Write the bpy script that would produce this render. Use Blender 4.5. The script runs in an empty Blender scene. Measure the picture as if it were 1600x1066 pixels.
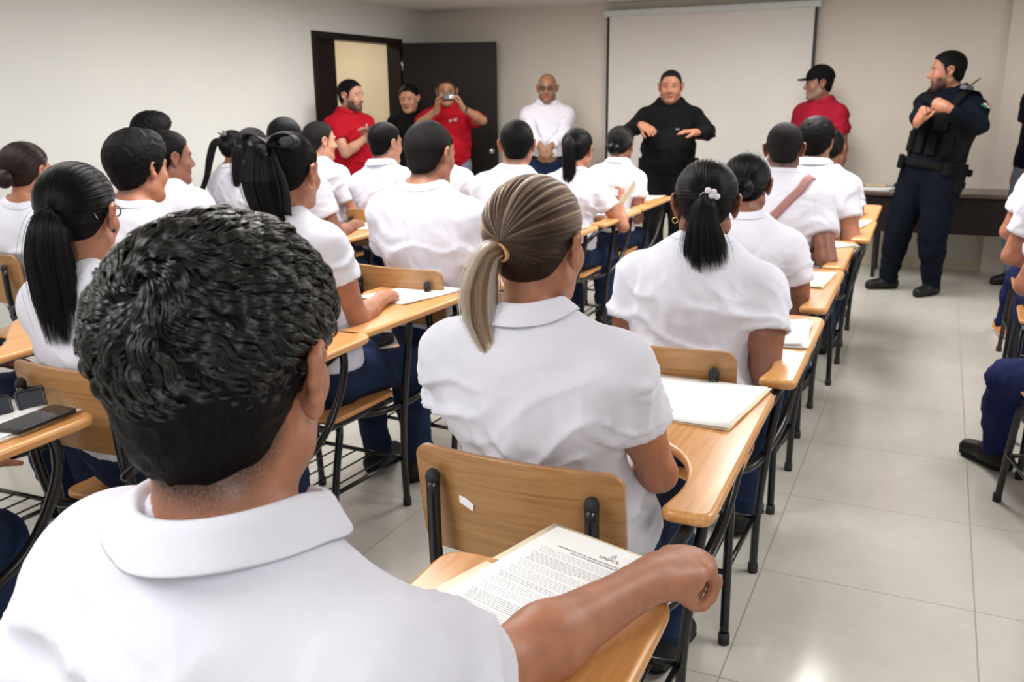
import bpy, bmesh, math, random
import numpy as np
from mathutils import Vector, Matrix

random.seed(7)
RNG = np.random.default_rng(7)
PI = math.pi
SC = bpy.context.scene
COL = SC.collection

# ------------------------------------------------------------------ camera
def cam_axes(yaw, pitch, roll):
    yaw, pitch, roll = (math.radians(v) for v in (yaw, pitch, roll))
    cy, sy, cp, sp, cr, sr = math.cos(yaw), math.sin(yaw), math.cos(pitch), math.sin(pitch), math.cos(roll), math.sin(roll)
    f = np.array([sy * cp, cy * cp, -sp]); r = np.array([cy, -sy, 0.0]); u = np.cross(r, f)
    return cr * r + sr * u, -sr * r + cr * u, f
CR, CU, CF = cam_axes(-24.975, 15.026, -0.64)
CAM = np.array([0.0, 0.0, 1.435]); FPX = 1415.6
cd = bpy.data.cameras.new('camera'); cam = bpy.data.objects.new('camera', cd); COL.objects.link(cam)
cam.matrix_world = Matrix(((CR[0], CU[0], -CF[0], CAM[0]), (CR[1], CU[1], -CF[1], CAM[1]), (CR[2], CU[2], -CF[2], CAM[2]), (0, 0, 0, 1)))
cd.sensor_width = 36; cd.lens = 36 * FPX / 1600; cd.clip_start = 0.02
cd.dof.use_dof = True; cd.dof.focus_distance = 1.35; cd.dof.aperture_fstop = 10
SC.camera = cam
SC.view_settings.view_transform = 'Standard'; SC.view_settings.look = 'None'
SC.view_settings.gamma = 1; SC.view_settings.use_curve_mapping = False
SC.view_settings.exposure = 0.36

w = bpy.data.worlds.new('world'); SC.world = w; w.use_nodes = True
w.node_tree.nodes['Background'].inputs[0].default_value = (0.9, 0.95, 1.0, 1)
w.node_tree.nodes['Background'].inputs[1].default_value = 0.4

WALL_X, BACK_Y, CEIL, RIGHT_X, REAR_Y = -4.84, 8.4, 2.265, 3.4, -2.6
TROFFERS = [(-0.62, 4.9), (-3.1, 4.5), (-1.9, 2.6), (-3.9, 2.0), (0.9, 2.9), (-1.6, -0.3), (0.9, -0.6), (-3.9, -0.8), (2.2, 5.6), (-1.0, 6.3), (-3.2, 6.2)]  # the final pair is added, out of view, to brighten the back wall
POWER = {0: 30, 1: 24, 2: 24, 3: 7, 4: 24, 5: 24, 6: 20, 7: 16, 8: 34, 9: 26, 10: 20}
def area(name, loc, size, power, col, rot=(0, 0, 0)):
    l = bpy.data.lights.new(name, 'AREA'); l.shape = 'RECTANGLE'; l.size, l.size_y = size; l.energy = power; l.color = col
    o = bpy.data.objects.new(name, l); o.location = loc; o.rotation_euler = rot; COL.objects.link(o); return o
for i, (x, y) in enumerate(TROFFERS):
    area('ceiling_lamp_light', (x, y, CEIL - 0.045), (0.56, 1.16), POWER[i], (1.0, 0.99, 0.965))
# daylight from the windows in the rear wall, behind the photographer
area('daylight', (-2.6, REAR_Y + 0.12, 1.35), (3.2, 1.2), 34, (0.86, 0.94, 1.0), (math.radians(90), 0, math.radians(180)))
area('daylight', (1.6, REAR_Y + 0.12, 1.35), (1.8, 1.2), 18, (0.9, 0.94, 1.0), (math.radians(90), 0, math.radians(180)))
# the corridor beyond the open door
area('corridor_lamp_light', (-5.75, 7.2, 2.2), (0.6, 1.6), 15, (1.0, 0.86, 0.62))

def at_depth(px, py, d):
    return CAM + d * (CR * (px - 800) / FPX - CU * (py - 533) / FPX + CF)

# ------------------------------------------------------------------ scene helpers
def tag(o, label=None, cat=None, group=None, kind=None):
    if label: o['label'] = label
    if cat: o['category'] = cat
    if group: o['group'] = group
    if kind: o['kind'] = kind
    return o
def empty(name, loc=(0, 0, 0), rz=0.0, **k):
    o = bpy.data.objects.new(name, None); o.empty_display_size = 0.05; COL.objects.link(o)
    o.location = loc; o.rotation_euler = (0, 0, rz); return tag(o, **k)
def mesh_np(name, V, F, mats, parent=None, mi=None, smooth=True):
    """V (n,3), F (m,4) or list of tuples"""
    me = bpy.data.meshes.new(name)
    if isinstance(F, np.ndarray):
        n, m = len(V), len(F); k = F.shape[1]
        me.vertices.add(n); me.vertices.foreach_set('co', np.asarray(V, np.float32).ravel())
        me.loops.add(m * k); me.loops.foreach_set('vertex_index', F.astype(np.int32).ravel())
        me.polygons.add(m); me.polygons.foreach_set('loop_start', np.arange(0, m * k, k, dtype=np.int32))
        me.polygons.foreach_set('loop_total', np.full(m, k, np.int32))
        me.update(calc_edges=True)
    else:
        me.from_pydata([tuple(v) for v in V], [], F); me.update()
    me.validate()
    for mt in (mats if isinstance(mats, (list, tuple)) else [mats]): me.materials.append(mt)
    if mi is not None and len(mi) == len(me.polygons): me.polygons.foreach_set('material_index', np.asarray(mi, np.int32))
    if smooth: me.polygons.foreach_set('use_smooth', np.ones(len(me.polygons), bool))
    o = bpy.data.objects.new(name, me); COL.objects.link(o); o.parent = parent
    return o
def from_bm(name, bm, mat, parent=None, bevel=0.0, seg=2, smooth=False):
    me = bpy.data.meshes.new(name); bmesh.ops.recalc_face_normals(bm, faces=bm.faces); bm.to_mesh(me); bm.free()
    me.materials.append(mat)
    o = bpy.data.objects.new(name, me); COL.objects.link(o); o.parent = parent
    if bevel:
        b = o.modifiers.new('b', 'BEVEL'); b.width = bevel; b.segments = seg; b.limit_method = 'ANGLE'; b.angle_limit = 0.6
        b.harden_normals = False
    if smooth or bevel:
        me.polygons.foreach_set('use_smooth', np.ones(len(me.polygons), bool))
        if not smooth: me.set_sharp_from_angle(angle=math.radians(40))
    return o
def bm_box(bm, x0, x1, y0, y1, z0, z1, mtx=None):
    vs = [bm.verts.new((x, y, z)) for z in (z0, z1) for y in (y0, y1) for x in (x0, x1)]
    for f in ((0, 2, 3, 1), (4, 5, 7, 6), (0, 1, 5, 4), (2, 6, 7, 3), (0, 4, 6, 2), (1, 3, 7, 5)): bm.faces.new([vs[i] for i in f])
    if mtx is not None: bmesh.ops.transform(bm, matrix=mtx, verts=vs)
    return vs
def box(name, x0, x1, y0, y1, z0, z1, mat, parent=None, bevel=0.0):
    bm = bmesh.new(); bm_box(bm, x0, x1, y0, y1, z0, z1); return from_bm(name, bm, mat, parent, bevel)
def catmull(pts, n=6):
    P = [np.array(p, float) for p in pts]; out = []
    Q = [2 * P[0] - P[1]] + P + [2 * P[-1] - P[-2]]
    for i in range(1, len(Q) - 2):
        for k in range(n):
            t = k / n; a, b, c, d = Q[i - 1], Q[i], Q[i + 1], Q[i + 2]
            out.append(0.5 * (2 * b + (c - a) * t + (2 * a - 5 * b + 4 * c - d) * t * t + (3 * b - a - 3 * c + d) * t ** 3))
    out.append(P[-1]); return out
def tube_geo(path, r, seg=10, caps=True):
    P = np.array(path, float); n = len(P); V = []; F = []
    T = np.gradient(P, axis=0); T /= np.linalg.norm(T, axis=1)[:, None] + 1e-12
    up = np.array([0.0, 0, 1.0]) if abs(T[0][2]) < 0.9 else np.array([1.0, 0, 0])
    u = np.cross(T[0], up); u /= np.linalg.norm(u)
    rr = r if hasattr(r, '__len__') else [r] * n
    for i in range(n):
        u = u - T[i] * np.dot(u, T[i]); u /= np.linalg.norm(u) + 1e-12; v = np.cross(T[i], u)
        for k in range(seg):
            a = 2 * PI * k / seg; V.append(P[i] + rr[i] * (math.cos(a) * u + math.sin(a) * v))
    for i in range(n - 1):
        for k in range(seg):
            F.append((i * seg + k, i * seg + (k + 1) % seg, (i + 1) * seg + (k + 1) % seg, (i + 1) * seg + k))
    if caps: F.append(tuple(range(seg - 1, -1, -1))); F.append(tuple((n - 1) * seg + k for k in range(seg)))
    return V, F
def join_geo(gs):
    V, F = [], []
    for v, f in gs:
        b = len(V); V += list(v); F += [tuple(i + b for i in q) for q in f]
    return V, F
def tube(name, path, r, mat, parent=None, seg=10):
    V, F = tube_geo(path, r, seg)
    o = mesh_np(name, V, F, mat, parent); o.data.set_sharp_from_angle(angle=math.radians(60)); return o
def prism(name, outline, z0, z1, mat, parent=None, bevel=0.0, seg=3):
    bm = bmesh.new(); lo = [bm.verts.new((x, y, z0)) for x, y in outline]; hi = [bm.verts.new((x, y, z1)) for x, y in outline]
    bm.faces.new(lo[::-1]); bm.faces.new(hi); n = len(lo)
    for i in range(n): bm.faces.new((lo[i], lo[(i + 1) % n], hi[(i + 1) % n], hi[i]))
    return from_bm(name, bm, mat, parent, bevel, seg)

# ------------------------------------------------------------------ materials
def mat(name, color, rough=0.5, metal=0.0, spec=0.5, sss=0.0, emit=None, estr=0.0):
    m = bpy.data.materials.new(name); m.use_nodes = True; b = m.node_tree.nodes['Principled BSDF']
    b.inputs['Base Color'].default_value = (*color, 1); b.inputs['Roughness'].default_value = rough
    b.inputs['Metallic'].default_value = metal; b.inputs['Specular IOR Level'].default_value = spec
    if sss:
        b.inputs['Subsurface Weight'].default_value = sss; b.inputs['Subsurface Radius'].default_value = (0.012, 0.005, 0.003); b.inputs['Subsurface Scale'].default_value = 1.0
    if emit: b.inputs['Emission Color'].default_value = (*emit, 1); b.inputs['Emission Strength'].default_value = estr
    return m
def nodes(m):
    nt = m.node_tree; return nt, nt.nodes['Principled BSDF'], nt.links
def noise(nt, scale, detail=3, rough=0.5, vec=None, dist=0.0):
    n = nt.nodes.new('ShaderNodeTexNoise'); n.inputs['Scale'].default_value = scale; n.inputs['Detail'].default_value = detail
    n.inputs['Roughness'].default_value = rough; n.inputs['Distortion'].default_value = dist
    if vec is not None: nt.links.new(vec, n.inputs['Vector'])
    return n
def objcoord(nt, scale=(1, 1, 1), rot=(0, 0, 0)):
    t = nt.nodes.new('ShaderNodeTexCoord'); mp = nt.nodes.new('ShaderNodeMapping'); nt.links.new(t.outputs['Object'], mp.inputs['Vector'])
    mp.inputs['Scale'].default_value = scale; mp.inputs['Rotation'].default_value = rot; return mp.outputs['Vector']
def ramp(nt, fac, stops):
    r = nt.nodes.new('ShaderNodeValToRGB'); e = r.color_ramp.elements
    e[0].position, e[0].color = stops[0][0], (*stops[0][1], 1); e[1].position, e[1].color = stops[-1][0], (*stops[-1][1], 1)
    for p, c in stops[1:-1]:
        q = e.new(p); q.color = (*c, 1)
    nt.links.new(fac, r.inputs['Fac']); return r.outputs['Color']
def bump(m, height, strength=0.2, dist=0.002):
    nt, b, L = nodes(m); n = nt.nodes.new('ShaderNodeBump'); n.inputs['Strength'].default_value = strength; n.inputs['Distance'].default_value = dist
    L.new(height, n.inputs['Height']); L.new(n.outputs['Normal'], b.inputs['Normal'])
def noisy(name, c0, c1, scale=20, rough=0.6, bscale=None, bstr=0.2, bdist=0.002, map_scale=(1, 1, 1), **k):
    m = mat(name, c0, rough, **k); nt, b, L = nodes(m); v = objcoord(nt, map_scale)
    n = noise(nt, scale, 4, 0.6, v); L.new(ramp(nt, n.outputs['Fac'], [(0.3, c0), (0.7, c1)]), b.inputs['Base Color'])
    if bscale: bump(m, noise(nt, bscale, 3, 0.6, v).outputs['Fac'], bstr, bdist)
    return m

def fabric(name, c0, c1, weave=900, rough=0.85, sheen=0.0):
    m = noisy(name, c0, c1, 9, rough); nt, b, L = nodes(m); v = objcoord(nt)
    n1 = noise(nt, 45, 4, 0.6, v, 0.8); n2 = noise(nt, weave, 2, 0.5, v)
    a = nt.nodes.new('ShaderNodeMath'); a.operation = 'MULTIPLY_ADD'; a.inputs[1].default_value = 0.18
    L.new(n2.outputs['Fac'], a.inputs[0]); L.new(n1.outputs['Fac'], a.inputs[2]); bump(m, a.outputs[0], 0.28, 0.0025)
    b.inputs['Sheen Weight'].default_value = sheen; b.inputs['Specular IOR Level'].default_value = 0.1
    return m
def skin(name, c, sc=(0.02, 0.014, 0.012)):
    d = tuple(x * 0.82 for x in c); l = tuple(min(1, x * 1.1) for x in c)
    m = noisy(name, d, l, 35, 0.48, bscale=420, bstr=0.12, bdist=0.0006, sss=0.2); nt, b, L = nodes(m)
    src = b.inputs['Base Color'].links[0].from_socket; at = nt.nodes.new('ShaderNodeAttribute'); at.attribute_name = 'stub'
    n = noise(nt, 420, 2, 0.7, objcoord(nt)); mx = nt.nodes.new('ShaderNodeMix'); mx.data_type = 'RGBA'
    f = nt.nodes.new('ShaderNodeMapRange'); f.inputs[1].default_value = 0.28; f.inputs[2].default_value = 0.72; f.inputs[3].default_value = 0.55; f.inputs[4].default_value = 1.25; L.new(n.outputs['Fac'], f.inputs[0])
    k = nt.nodes.new('ShaderNodeMath'); k.operation = 'MULTIPLY'; k.use_clamp = True; L.new(f.outputs[0], k.inputs[0]); L.new(at.outputs['Fac'], k.inputs[1])
    L.new(k.outputs[0], mx.inputs[0]); L.new(src, mx.inputs[6]); mx.inputs[7].default_value = (*sc, 1); L.new(mx.outputs[2], b.inputs['Base Color'])
    return m
def wood_mat(name, c0, c1, c2, axis='y', rough=0.32):
    m = mat(name, c1, rough); nt, b, L = nodes(m)
    v = objcoord(nt, (30, 1.6, 30) if axis == 'y' else ((1.6, 30, 30) if axis == 'x' else (30, 30, 1.6)))
    n = noise(nt, 1.0, 5, 0.65, v, 1.4); n2 = noise(nt, 5.0, 4, 0.7, v)
    a = nt.nodes.new('ShaderNodeMath'); a.operation = 'MULTIPLY_ADD'; a.inputs[1].default_value = 0.3
    L.new(n2.outputs['Fac'], a.inputs[0]); L.new(n.outputs['Fac'], a.inputs[2])
    L.new(ramp(nt, a.outputs[0], [(0.42, c0), (0.62, c1), (0.85, c2)]), b.inputs['Base Color'])
    bump(m, n2.outputs['Fac'], 0.08, 0.001); b.inputs['Coat Weight'].default_value = 0.25 if rough < .4 else 0.0; b.inputs['Specular IOR Level'].default_value = 0.4 if rough < .4 else 0.18; b.inputs['Coat Roughness'].default_value = 0.2
    return m
def hair_mat(name, c, r=0.3, c2=None, attr=False, ior=1.42):
    m = bpy.data.materials.new(name); m.use_nodes = True; nt = m.node_tree; nt.nodes.clear()
    out = nt.nodes.new('ShaderNodeOutputMaterial'); h = nt.nodes.new('ShaderNodeBsdfHairPrincipled'); h.model = 'CHIANG'
    h.parametrization = 'COLOR'; h.inputs['Color'].default_value = (*c, 1); h.inputs['Roughness'].default_value = r
    h.inputs['Radial Roughness'].default_value = 0.4; h.inputs['Random Roughness'].default_value = 0.2; h.inputs['IOR'].default_value = ior
    if attr:
        at = nt.nodes.new('ShaderNodeAttribute'); at.attribute_name = 'tone'
        nt.links.new(ramp(nt, at.outputs['Fac'], attr), h.inputs['Color'])
    nt.links.new(h.outputs[0], out.inputs['Surface']); return m

M = {}
M['shirt'] = fabric('white_cotton', (0.685, 0.69, 0.79), (0.745, 0.75, 0.85))
M['shirt_warm'] = fabric('white_cotton_warm', (0.78, 0.77, 0.78), (0.84, 0.83, 0.83))
M['red'] = fabric('red_polo_cloth', (0.33, 0.005, 0.014), (0.40, 0.008, 0.02))
M['darkred'] = fabric('dark_red_cloth', (0.26, 0.008, 0.024), (0.32, 0.012, 0.03))
M['black'] = fabric('black_cloth', (0.004, 0.004, 0.0045), (0.0065, 0.0065, 0.007))
M['navy'] = fabric('navy_uniform_cloth', (0.0028, 0.004, 0.009), (0.0045, 0.006, 0.013))
M['navyjean'] = fabric('navy_trouser_cloth', (0.009, 0.013, 0.060), (0.014, 0.02, 0.082))
M['jeans'] = fabric('blue_denim', (0.009, 0.016, 0.045), (0.022, 0.036, 0.085))
M['jeans_light'] = fabric('faded_denim', (0.05, 0.09, 0.17), (0.09, 0.14, 0.24))
M['jeans_grey'] = fabric('grey_denim', (0.13, 0.16, 0.21), (0.2, 0.23, 0.29))
M['lilac'] = fabric('pale_lilac_cotton', (0.66, 0.64, 0.72), (0.72, 0.70, 0.78))
M['shoe_black'] = noisy('black_leather', (0.006, 0.006, 0.0065), (0.010, 0.010, 0.010), 30, 0.45, spec=.25)
M['shoe_white'] = noisy('white_sneaker', (0.7, 0.66, 0.66), (0.78, 0.74, 0.74), 30, 0.5)
M['shoe_orange'] = noisy('orange_sneaker', (0.6, 0.2, 0.05), (0.7, 0.25, 0.08), 30, 0.5)
M['sole'] = mat('rubber_sole', (0.01, 0.01, 0.01), 0.8, spec=.2)
M['sole_white'] = mat('white_rubber_sole', (0.7, 0.68, 0.66), 0.6)
SKC = {'tan': (0.42, 0.175, 0.10), 'brown': (0.25, 0.10, 0.062), 'light': (0.52, 0.26, 0.17), 'olive': (0.34, 0.165, 0.09), 'dark': (0.19, 0.072, 0.045), 'boy': (0.40, 0.165, 0.095)}
SK = {}
def get_skin(k, s):
    if (k, s) not in SK: SK[(k, s)] = skin('skin_%s_%s' % (k, s), SKC[k], {'dark': (0.008, 0.006, 0.005), 'grey': (0.22, 0.17, 0.14)}[s])
    return SK[(k, s)]
M['lip'] = mat('lips', (0.30, 0.075, 0.06), 0.45, sss=0.1)
M['beard'] = noisy('short_beard', (0.03, 0.018, 0.013), (0.09, 0.05, 0.035), 300, 0.8)
M['stubble'] = noisy('stubble_skin', (0.045, 0.026, 0.02), (0.15, 0.07, 0.045), 420, 0.7)
M['greystubble'] = noisy('grey_stubble', (0.2, 0.15, 0.13), (0.4, 0.25, 0.18), 320, 0.8)
M['brow'] = mat('eyebrow_hair', (0.02, 0.012, 0.01), 0.8)
M['eyewhite'] = mat('eye_white', (0.7, 0.66, 0.62), 0.2)
M['iris'] = mat('dark_iris', (0.02, 0.011, 0.008), 0.15)
M['haircap'] = noisy('black_hair_base', (0.003, 0.003, 0.0035), (0.007, 0.0065, 0.007), 160, 0.5, bscale=320, bstr=0.7, bdist=0.003, map_scale=(1, 1, 0.3), spec=0.08)
M['haircap_brown'] = noisy('brown_hair_base', (0.018, 0.009, 0.008), (0.035, 0.018, 0.014), 160, 0.42, bscale=320, bstr=0.7, bdist=0.003, map_scale=(1, 1, 0.3), spec=0.08)
M['haircap_grey'] = noisy('greying_hair_base', (0.03, 0.022, 0.018), (0.12, 0.09, 0.07), 200, 0.5, bscale=320, bstr=0.7, bdist=0.003, spec=0.08)
M['haircap_short'] = noisy('cropped_hair_base', (0.006, 0.0055, 0.006), (0.020, 0.018, 0.019), 420, 0.55, bscale=500, bstr=0.9, bdist=0.003, spec=0.08)
def hair_gloss(name, c, r, spec):
    m = mat(name, c, r, spec=spec); return m
H = {'black': hair_gloss('black_hair', (0.004, 0.004, 0.005), 0.32, 0.30), 'wet': hair_gloss('damp_black_hair', (0.003, 0.003, 0.004), 0.35, 0.2),
     'brown': hair_gloss('dark_brown_hair', (0.022, 0.009, 0.008), 0.34, 0.35),
     'blond': hair_mat('streaked_hair', (0.3, 0.2, 0.1), 0.32, attr=[(0.0, (0.018, 0.010, 0.008)), (0.35, (0.10, 0.055, 0.035)), (0.62, (0.34, 0.22, 0.13)), (1.0, (0.80, 0.66, 0.52))])}
M['wetlock'] = mat('wet_hair_lock', (0.0015, 0.0018, 0.0026), 0.19, spec=0.62)
M['wood'] = wood_mat('honey_wood', (0.50, 0.205, 0.06), (0.62, 0.29, 0.095), (0.72, 0.38, 0.15), 'y')
M['ply'] = wood_mat('oak_plywood', (0.27, 0.125, 0.042), (0.37, 0.185, 0.068), (0.46, 0.25, 0.10), 'x')
M['steel'] = mat('black_enamel_steel', (0.008, 0.008, 0.009), 0.22)
M['rubber'] = mat('black_rubber', (0.015, 0.015, 0.015), 0.7)
M['plastic'] = mat('black_plastic', (0.012, 0.012, 0.013), 0.35)
M['chrome'] = mat('brushed_chrome', (0.6, 0.58, 0.55), 0.25, 1.0)
M['gold'] = mat('gold', (0.8, 0.55, 0.2), 0.25, 1.0)
M['folder'] = noisy('cream_folder_card', (0.88, 0.81, 0.60), (0.92, 0.86, 0.67), 12, 0.6)
M['paper'] = noisy('white_paper', (0.90, 0.90, 0.91), (0.93, 0.93, 0.94), 8, 0.7)
M['ink'] = mat('grey_ink', (0.36, 0.38, 0.44), 0.8)
M['inkdark'] = mat('dark_ink', (0.13, 0.14, 0.18), 0.8)
M['darkwood'] = wood_mat('dark_wenge', (0.009, 0.006, 0.0055), (0.014, 0.009, 0.0085), (0.020, 0.013, 0.012), 'z', 0.45)
M['darkwood_x'] = wood_mat('dark_wenge_top', (0.055, 0.036, 0.028), (0.085, 0.056, 0.044), (0.115, 0.08, 0.062), 'x', 0.25)

# ------------------------------------------------------------------ noise and fields
_G = np.random.default_rng(3).random((32, 32, 32)).astype(np.float32)
def vnoise(P):
    P = np.asarray(P, np.float32); i = np.floor(P).astype(np.int64); f = P - i; f = f * f * (3 - 2 * f); i &= 31; j = (i + 1) & 31
    x0, y0, z0 = i[..., 0], i[..., 1], i[..., 2]; x1, y1, z1 = j[..., 0], j[..., 1], j[..., 2]
    fx, fy, fz = f[..., 0], f[..., 1], f[..., 2]
    c = lambda a, b, d: _G[a, b, d]
    a = c(x0, y0, z0) * (1 - fx) + c(x1, y0, z0) * fx; b = c(x0, y1, z0) * (1 - fx) + c(x1, y1, z0) * fx
    d = c(x0, y0, z1) * (1 - fx) + c(x1, y0, z1) * fx; e = c(x0, y1, z1) * (1 - fx) + c(x1, y1, z1) * fx
    return (a * (1 - fy) + b * fy) * (1 - fz) + (d * (1 - fy) + e * fy) * fz
def nrm(v):
    v = np.asarray(v, float); return v / (np.linalg.norm(v) + 1e-12)

# a primitive: (kind, data, k, op)
def cone(a, b, ra, rb, k=0.02, flat=None, q=1.0, op='u'):
    return ('c', (np.asarray(a, float), np.asarray(b, float), ra, rb, None if flat is None else nrm(flat), q), k, op)
def ell(c, r, R=None, k=0.02, op='u'):
    return ('e', (np.asarray(c, float), np.asarray(r, float), R), k, op)
def infl(p, d):
    if p[0] == 'c': a, b, ra, rb, n, q = p[1]; return ('c', (a, b, ra + d, rb + d, n, min(1, (ra * q + d) / (ra + d))), p[2], p[3])
    c, r, R = p[1]; return ('e', (c, r + d, R), p[2], p[3])
def pdist(p, X, Y, Z):
    if p[0] == 'c':
        a, b, ra, rb, n, q = p[1]; ab = b - a; L = float(ab @ ab) + 1e-12
        x, y, z = X - a[0], Y - a[1], Z - a[2]
        t = np.clip((x * ab[0] + y * ab[1] + z * ab[2]) / L, 0, 1)
        x = x - t * ab[0]; y = y - t * ab[1]; z = z - t * ab[2]; r = ra + (rb - ra) * t
        if n is not None:
            s = (x * n[0] + y * n[1] + z * n[2]) * (1 / q - 1); x = x + s * n[0]; y = y + s * n[1]; z = z + s * n[2]
            d = np.sqrt(x * x + y * y + z * z); g = np.abs(s * q / (1 - q + 1e-9)) if q < 1 else 0
            return (d - r) * (q + (1 - q) * np.clip(1 - g / (r * q + 1e-9), 0, 1))
        return np.sqrt(x * x + y * y + z * z) - r
    c, r, R = p[1]; x, y, z = X - c[0], Y - c[1], Z - c[2]
    if R is not None:
        x, y, z = (x * R[0, 0] + y * R[1, 0] + z * R[2, 0], x * R[0, 1] + y * R[1, 1] + z * R[2, 1], x * R[0, 2] + y * R[1, 2] + z * R[2, 2])
    k0 = np.sqrt((x / r[0]) ** 2 + (y / r[1]) ** 2 + (z / r[2]) ** 2); k1 = np.sqrt((x / r[0] ** 2) ** 2 + (y / r[1] ** 2) ** 2 + (z / r[2] ** 2) ** 2)
    return k0 * (k0 - 1) / (k1 + 1e-9)
def pbox(p):
    if p[0] == 'c': a, b, ra, rb, n, q = p[1]; r = max(ra, rb); return np.minimum(a, b) - r, np.maximum(a, b) + r
    c, r, R = p[1]; m = max(r) if R is not None else r; return c - m, c + m
def field(prims, lo, hi, h):
    lo = np.asarray(lo, float); n = np.maximum(4, np.ceil((np.asarray(hi) - lo) / h).astype(int) + 1)
    ax = [(lo[i] + h * np.arange(n[i])).astype(np.float32) for i in range(3)]
    D = np.full(n, 0.12, np.float32)
    for p in prims:
        k = p[2]; a, b = pbox(p); m = k + 2.5 * h
        i0 = np.clip(np.floor((a - m - lo) / h).astype(int), 0, n); i1 = np.clip(np.ceil((b + m - lo) / h).astype(int) + 1, 0, n)
        if np.any(i1 <= i0): continue
        s = tuple(slice(i0[i], i1[i]) for i in range(3))
        d = pdist(p, ax[0][s[0]][:, None, None], ax[1][s[1]][None, :, None], ax[2][s[2]][None, None, :]).astype(np.float32)
        A = D[s]
        if p[3] == 'u':
            hh = np.clip(0.5 + 0.5 * (A - d) / k, 0, 1); D[s] = A * (1 - hh) + d * hh - k * hh * (1 - hh)
        else:
            hh = np.clip(0.5 - 0.5 * (A + d) / k, 0, 1); D[s] = A * (1 - hh) - d * hh + k * hh * (1 - hh)
    return D, ax, lo
def surfnet(D, lo, h):
    S = D < 0; nx, ny, nz = D.shape
    c = np.zeros((nx - 1, ny - 1, nz - 1), np.uint8)
    for dx in (0, 1):
        for dy in (0, 1):
            for dz in (0, 1): c += S[dx:nx - 1 + dx, dy:ny - 1 + dy, dz:nz - 1 + dz]
    act = np.argwhere((c > 0) & (c < 8)); 
    if len(act) == 0: return np.zeros((0, 3)), np.zeros((0, 4), int)
    idx = np.full(c.shape, -1, np.int64); idx[tuple(act.T)] = np.arange(len(act))
    acc = np.zeros((len(act), 3)); cnt = np.zeros(len(act))
    for ax_ in range(3):
        o = [i for i in range(3) if i != ax_]
        for u in (0, 1):
            for v in (0, 1):
                p = act.copy(); p[:, o[0]] += u; p[:, o[1]] += v; q = p.copy(); q[:, ax_] += 1
                a = D[tuple(p.T)]; b = D[tuple(q.T)]; m = (a < 0) != (b < 0); t = np.where(m, a / np.where(m, a - b, 1), 0)
                pt = p.astype(float); pt[:, ax_] += t; acc[m] += pt[m]; cnt[m] += 1
    V = lo + h * acc / cnt[:, None]; F = []
    for ax_ in range(3):
        o = [i for i in range(3) if i != ax_]
        s0 = [slice(None)] * 3; s1 = [slice(None)] * 3; s0[ax_] = slice(0, -1); s1[ax_] = slice(1, None)
        for q in o: s0[q] = slice(1, -1); s1[q] = slice(1, -1)
        A, B = S[tuple(s0)], S[tuple(s1)]; e = np.argwhere(A != B)
        if len(e) == 0: continue
        sg = A[tuple(e.T)]; e[:, o[0]] += 1; e[:, o[1]] += 1
        def cell(du, dv):
            r = e.copy(); r[:, o[0]] -= du; r[:, o[1]] -= dv; return idx[tuple(r.T)]
        q = np.stack([cell(1, 1), cell(0, 1), cell(0, 0), cell(1, 0)], 1)
        flip = sg if ax_ != 1 else ~sg
        q[~flip] = q[~flip][:, ::-1]; F.append(q)
    return V, np.concatenate(F)
def prune(V, F, keep):
    F = F[keep]; u, inv = np.unique(F, return_inverse=True); return V[u], inv.reshape(F.shape)
def compose(prims, lo, hi, h, fine=()):
    """surface of the field, finer inside the boxes `fine` [(lo, hi, h)]"""
    D, ax, l = field(prims, lo, hi, h); V, F = surfnet(D, l, h); V = relax(V, F, 1, .3); cen = V[F].mean(1); keep = np.ones(len(F), bool); out = []
    for (a, b, hf) in fine:
        a, b = np.asarray(a), np.asarray(b); keep &= ~np.all((cen > a + h * 0.6) & (cen < b - h * 0.6), 1)
        D2, ax2, l2 = field(prims, a - 2 * hf, b + 2 * hf, hf); v, f = surfnet(D2, l2, hf); v = relax(v, f, 1, .3); c2 = v[f].mean(1)
        out.append(prune(v, f, np.all((c2 > a) & (c2 < b), 1)))
    out.insert(0, prune(V, F, keep)); Vs, Fs, b = [], [], 0
    for v, f in out: Vs.append(v); Fs.append(f + b); b += len(v)
    return np.concatenate(Vs), np.concatenate(Fs)
def vnormals(V, F):
    n = np.cross(V[F[:, 2]] - V[F[:, 0]], V[F[:, 3]] - V[F[:, 1]]); N = np.zeros_like(V)
    for k in range(4): np.add.at(N, F[:, k], n)
    return N / (np.linalg.norm(N, axis=1)[:, None] + 1e-12)
def relax(V, F, it=1, lam=0.5):
    for _ in range(it):
        A = np.zeros_like(V); c = np.zeros(len(V))
        for k in range(4):
            a, b = F[:, k], F[:, (k + 1) % 4]; np.add.at(A, a, V[b]); np.add.at(c, a, 1); np.add.at(A, b, V[a]); np.add.at(c, b, 1)
        V = V * (1 - lam) + lam * A / np.maximum(c, 1)[:, None]
    return V
# ------------------------------------------------------------------ hair strands
def strands(name, P, rad, mat_, parent, tone=None, tip=0.25):
    """P (n, k, 3) strand points"""
    P = np.asarray(P, np.float32); n, k = P.shape[:2]
    hc = bpy.data.hair_curves.new(name); hc.add_curves([k] * n); hc.points.foreach_set('position', P.ravel())
    r = hc.attributes.new('radius', 'FLOAT', 'POINT'); t = np.linspace(0, 1, k); prof = rad * (1 - (1 - tip) * t ** 3)
    r.data.foreach_set('value', np.tile(prof.astype(np.float32), n))
    if tone is not None:
        a = hc.attributes.new('tone', 'FLOAT', 'POINT'); a.data.foreach_set('value', np.asarray(tone, np.float32).ravel())
    hc.materials.append(mat_); o = bpy.data.objects.new(name, hc); COL.objects.link(o); o.parent = parent; return o

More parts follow.
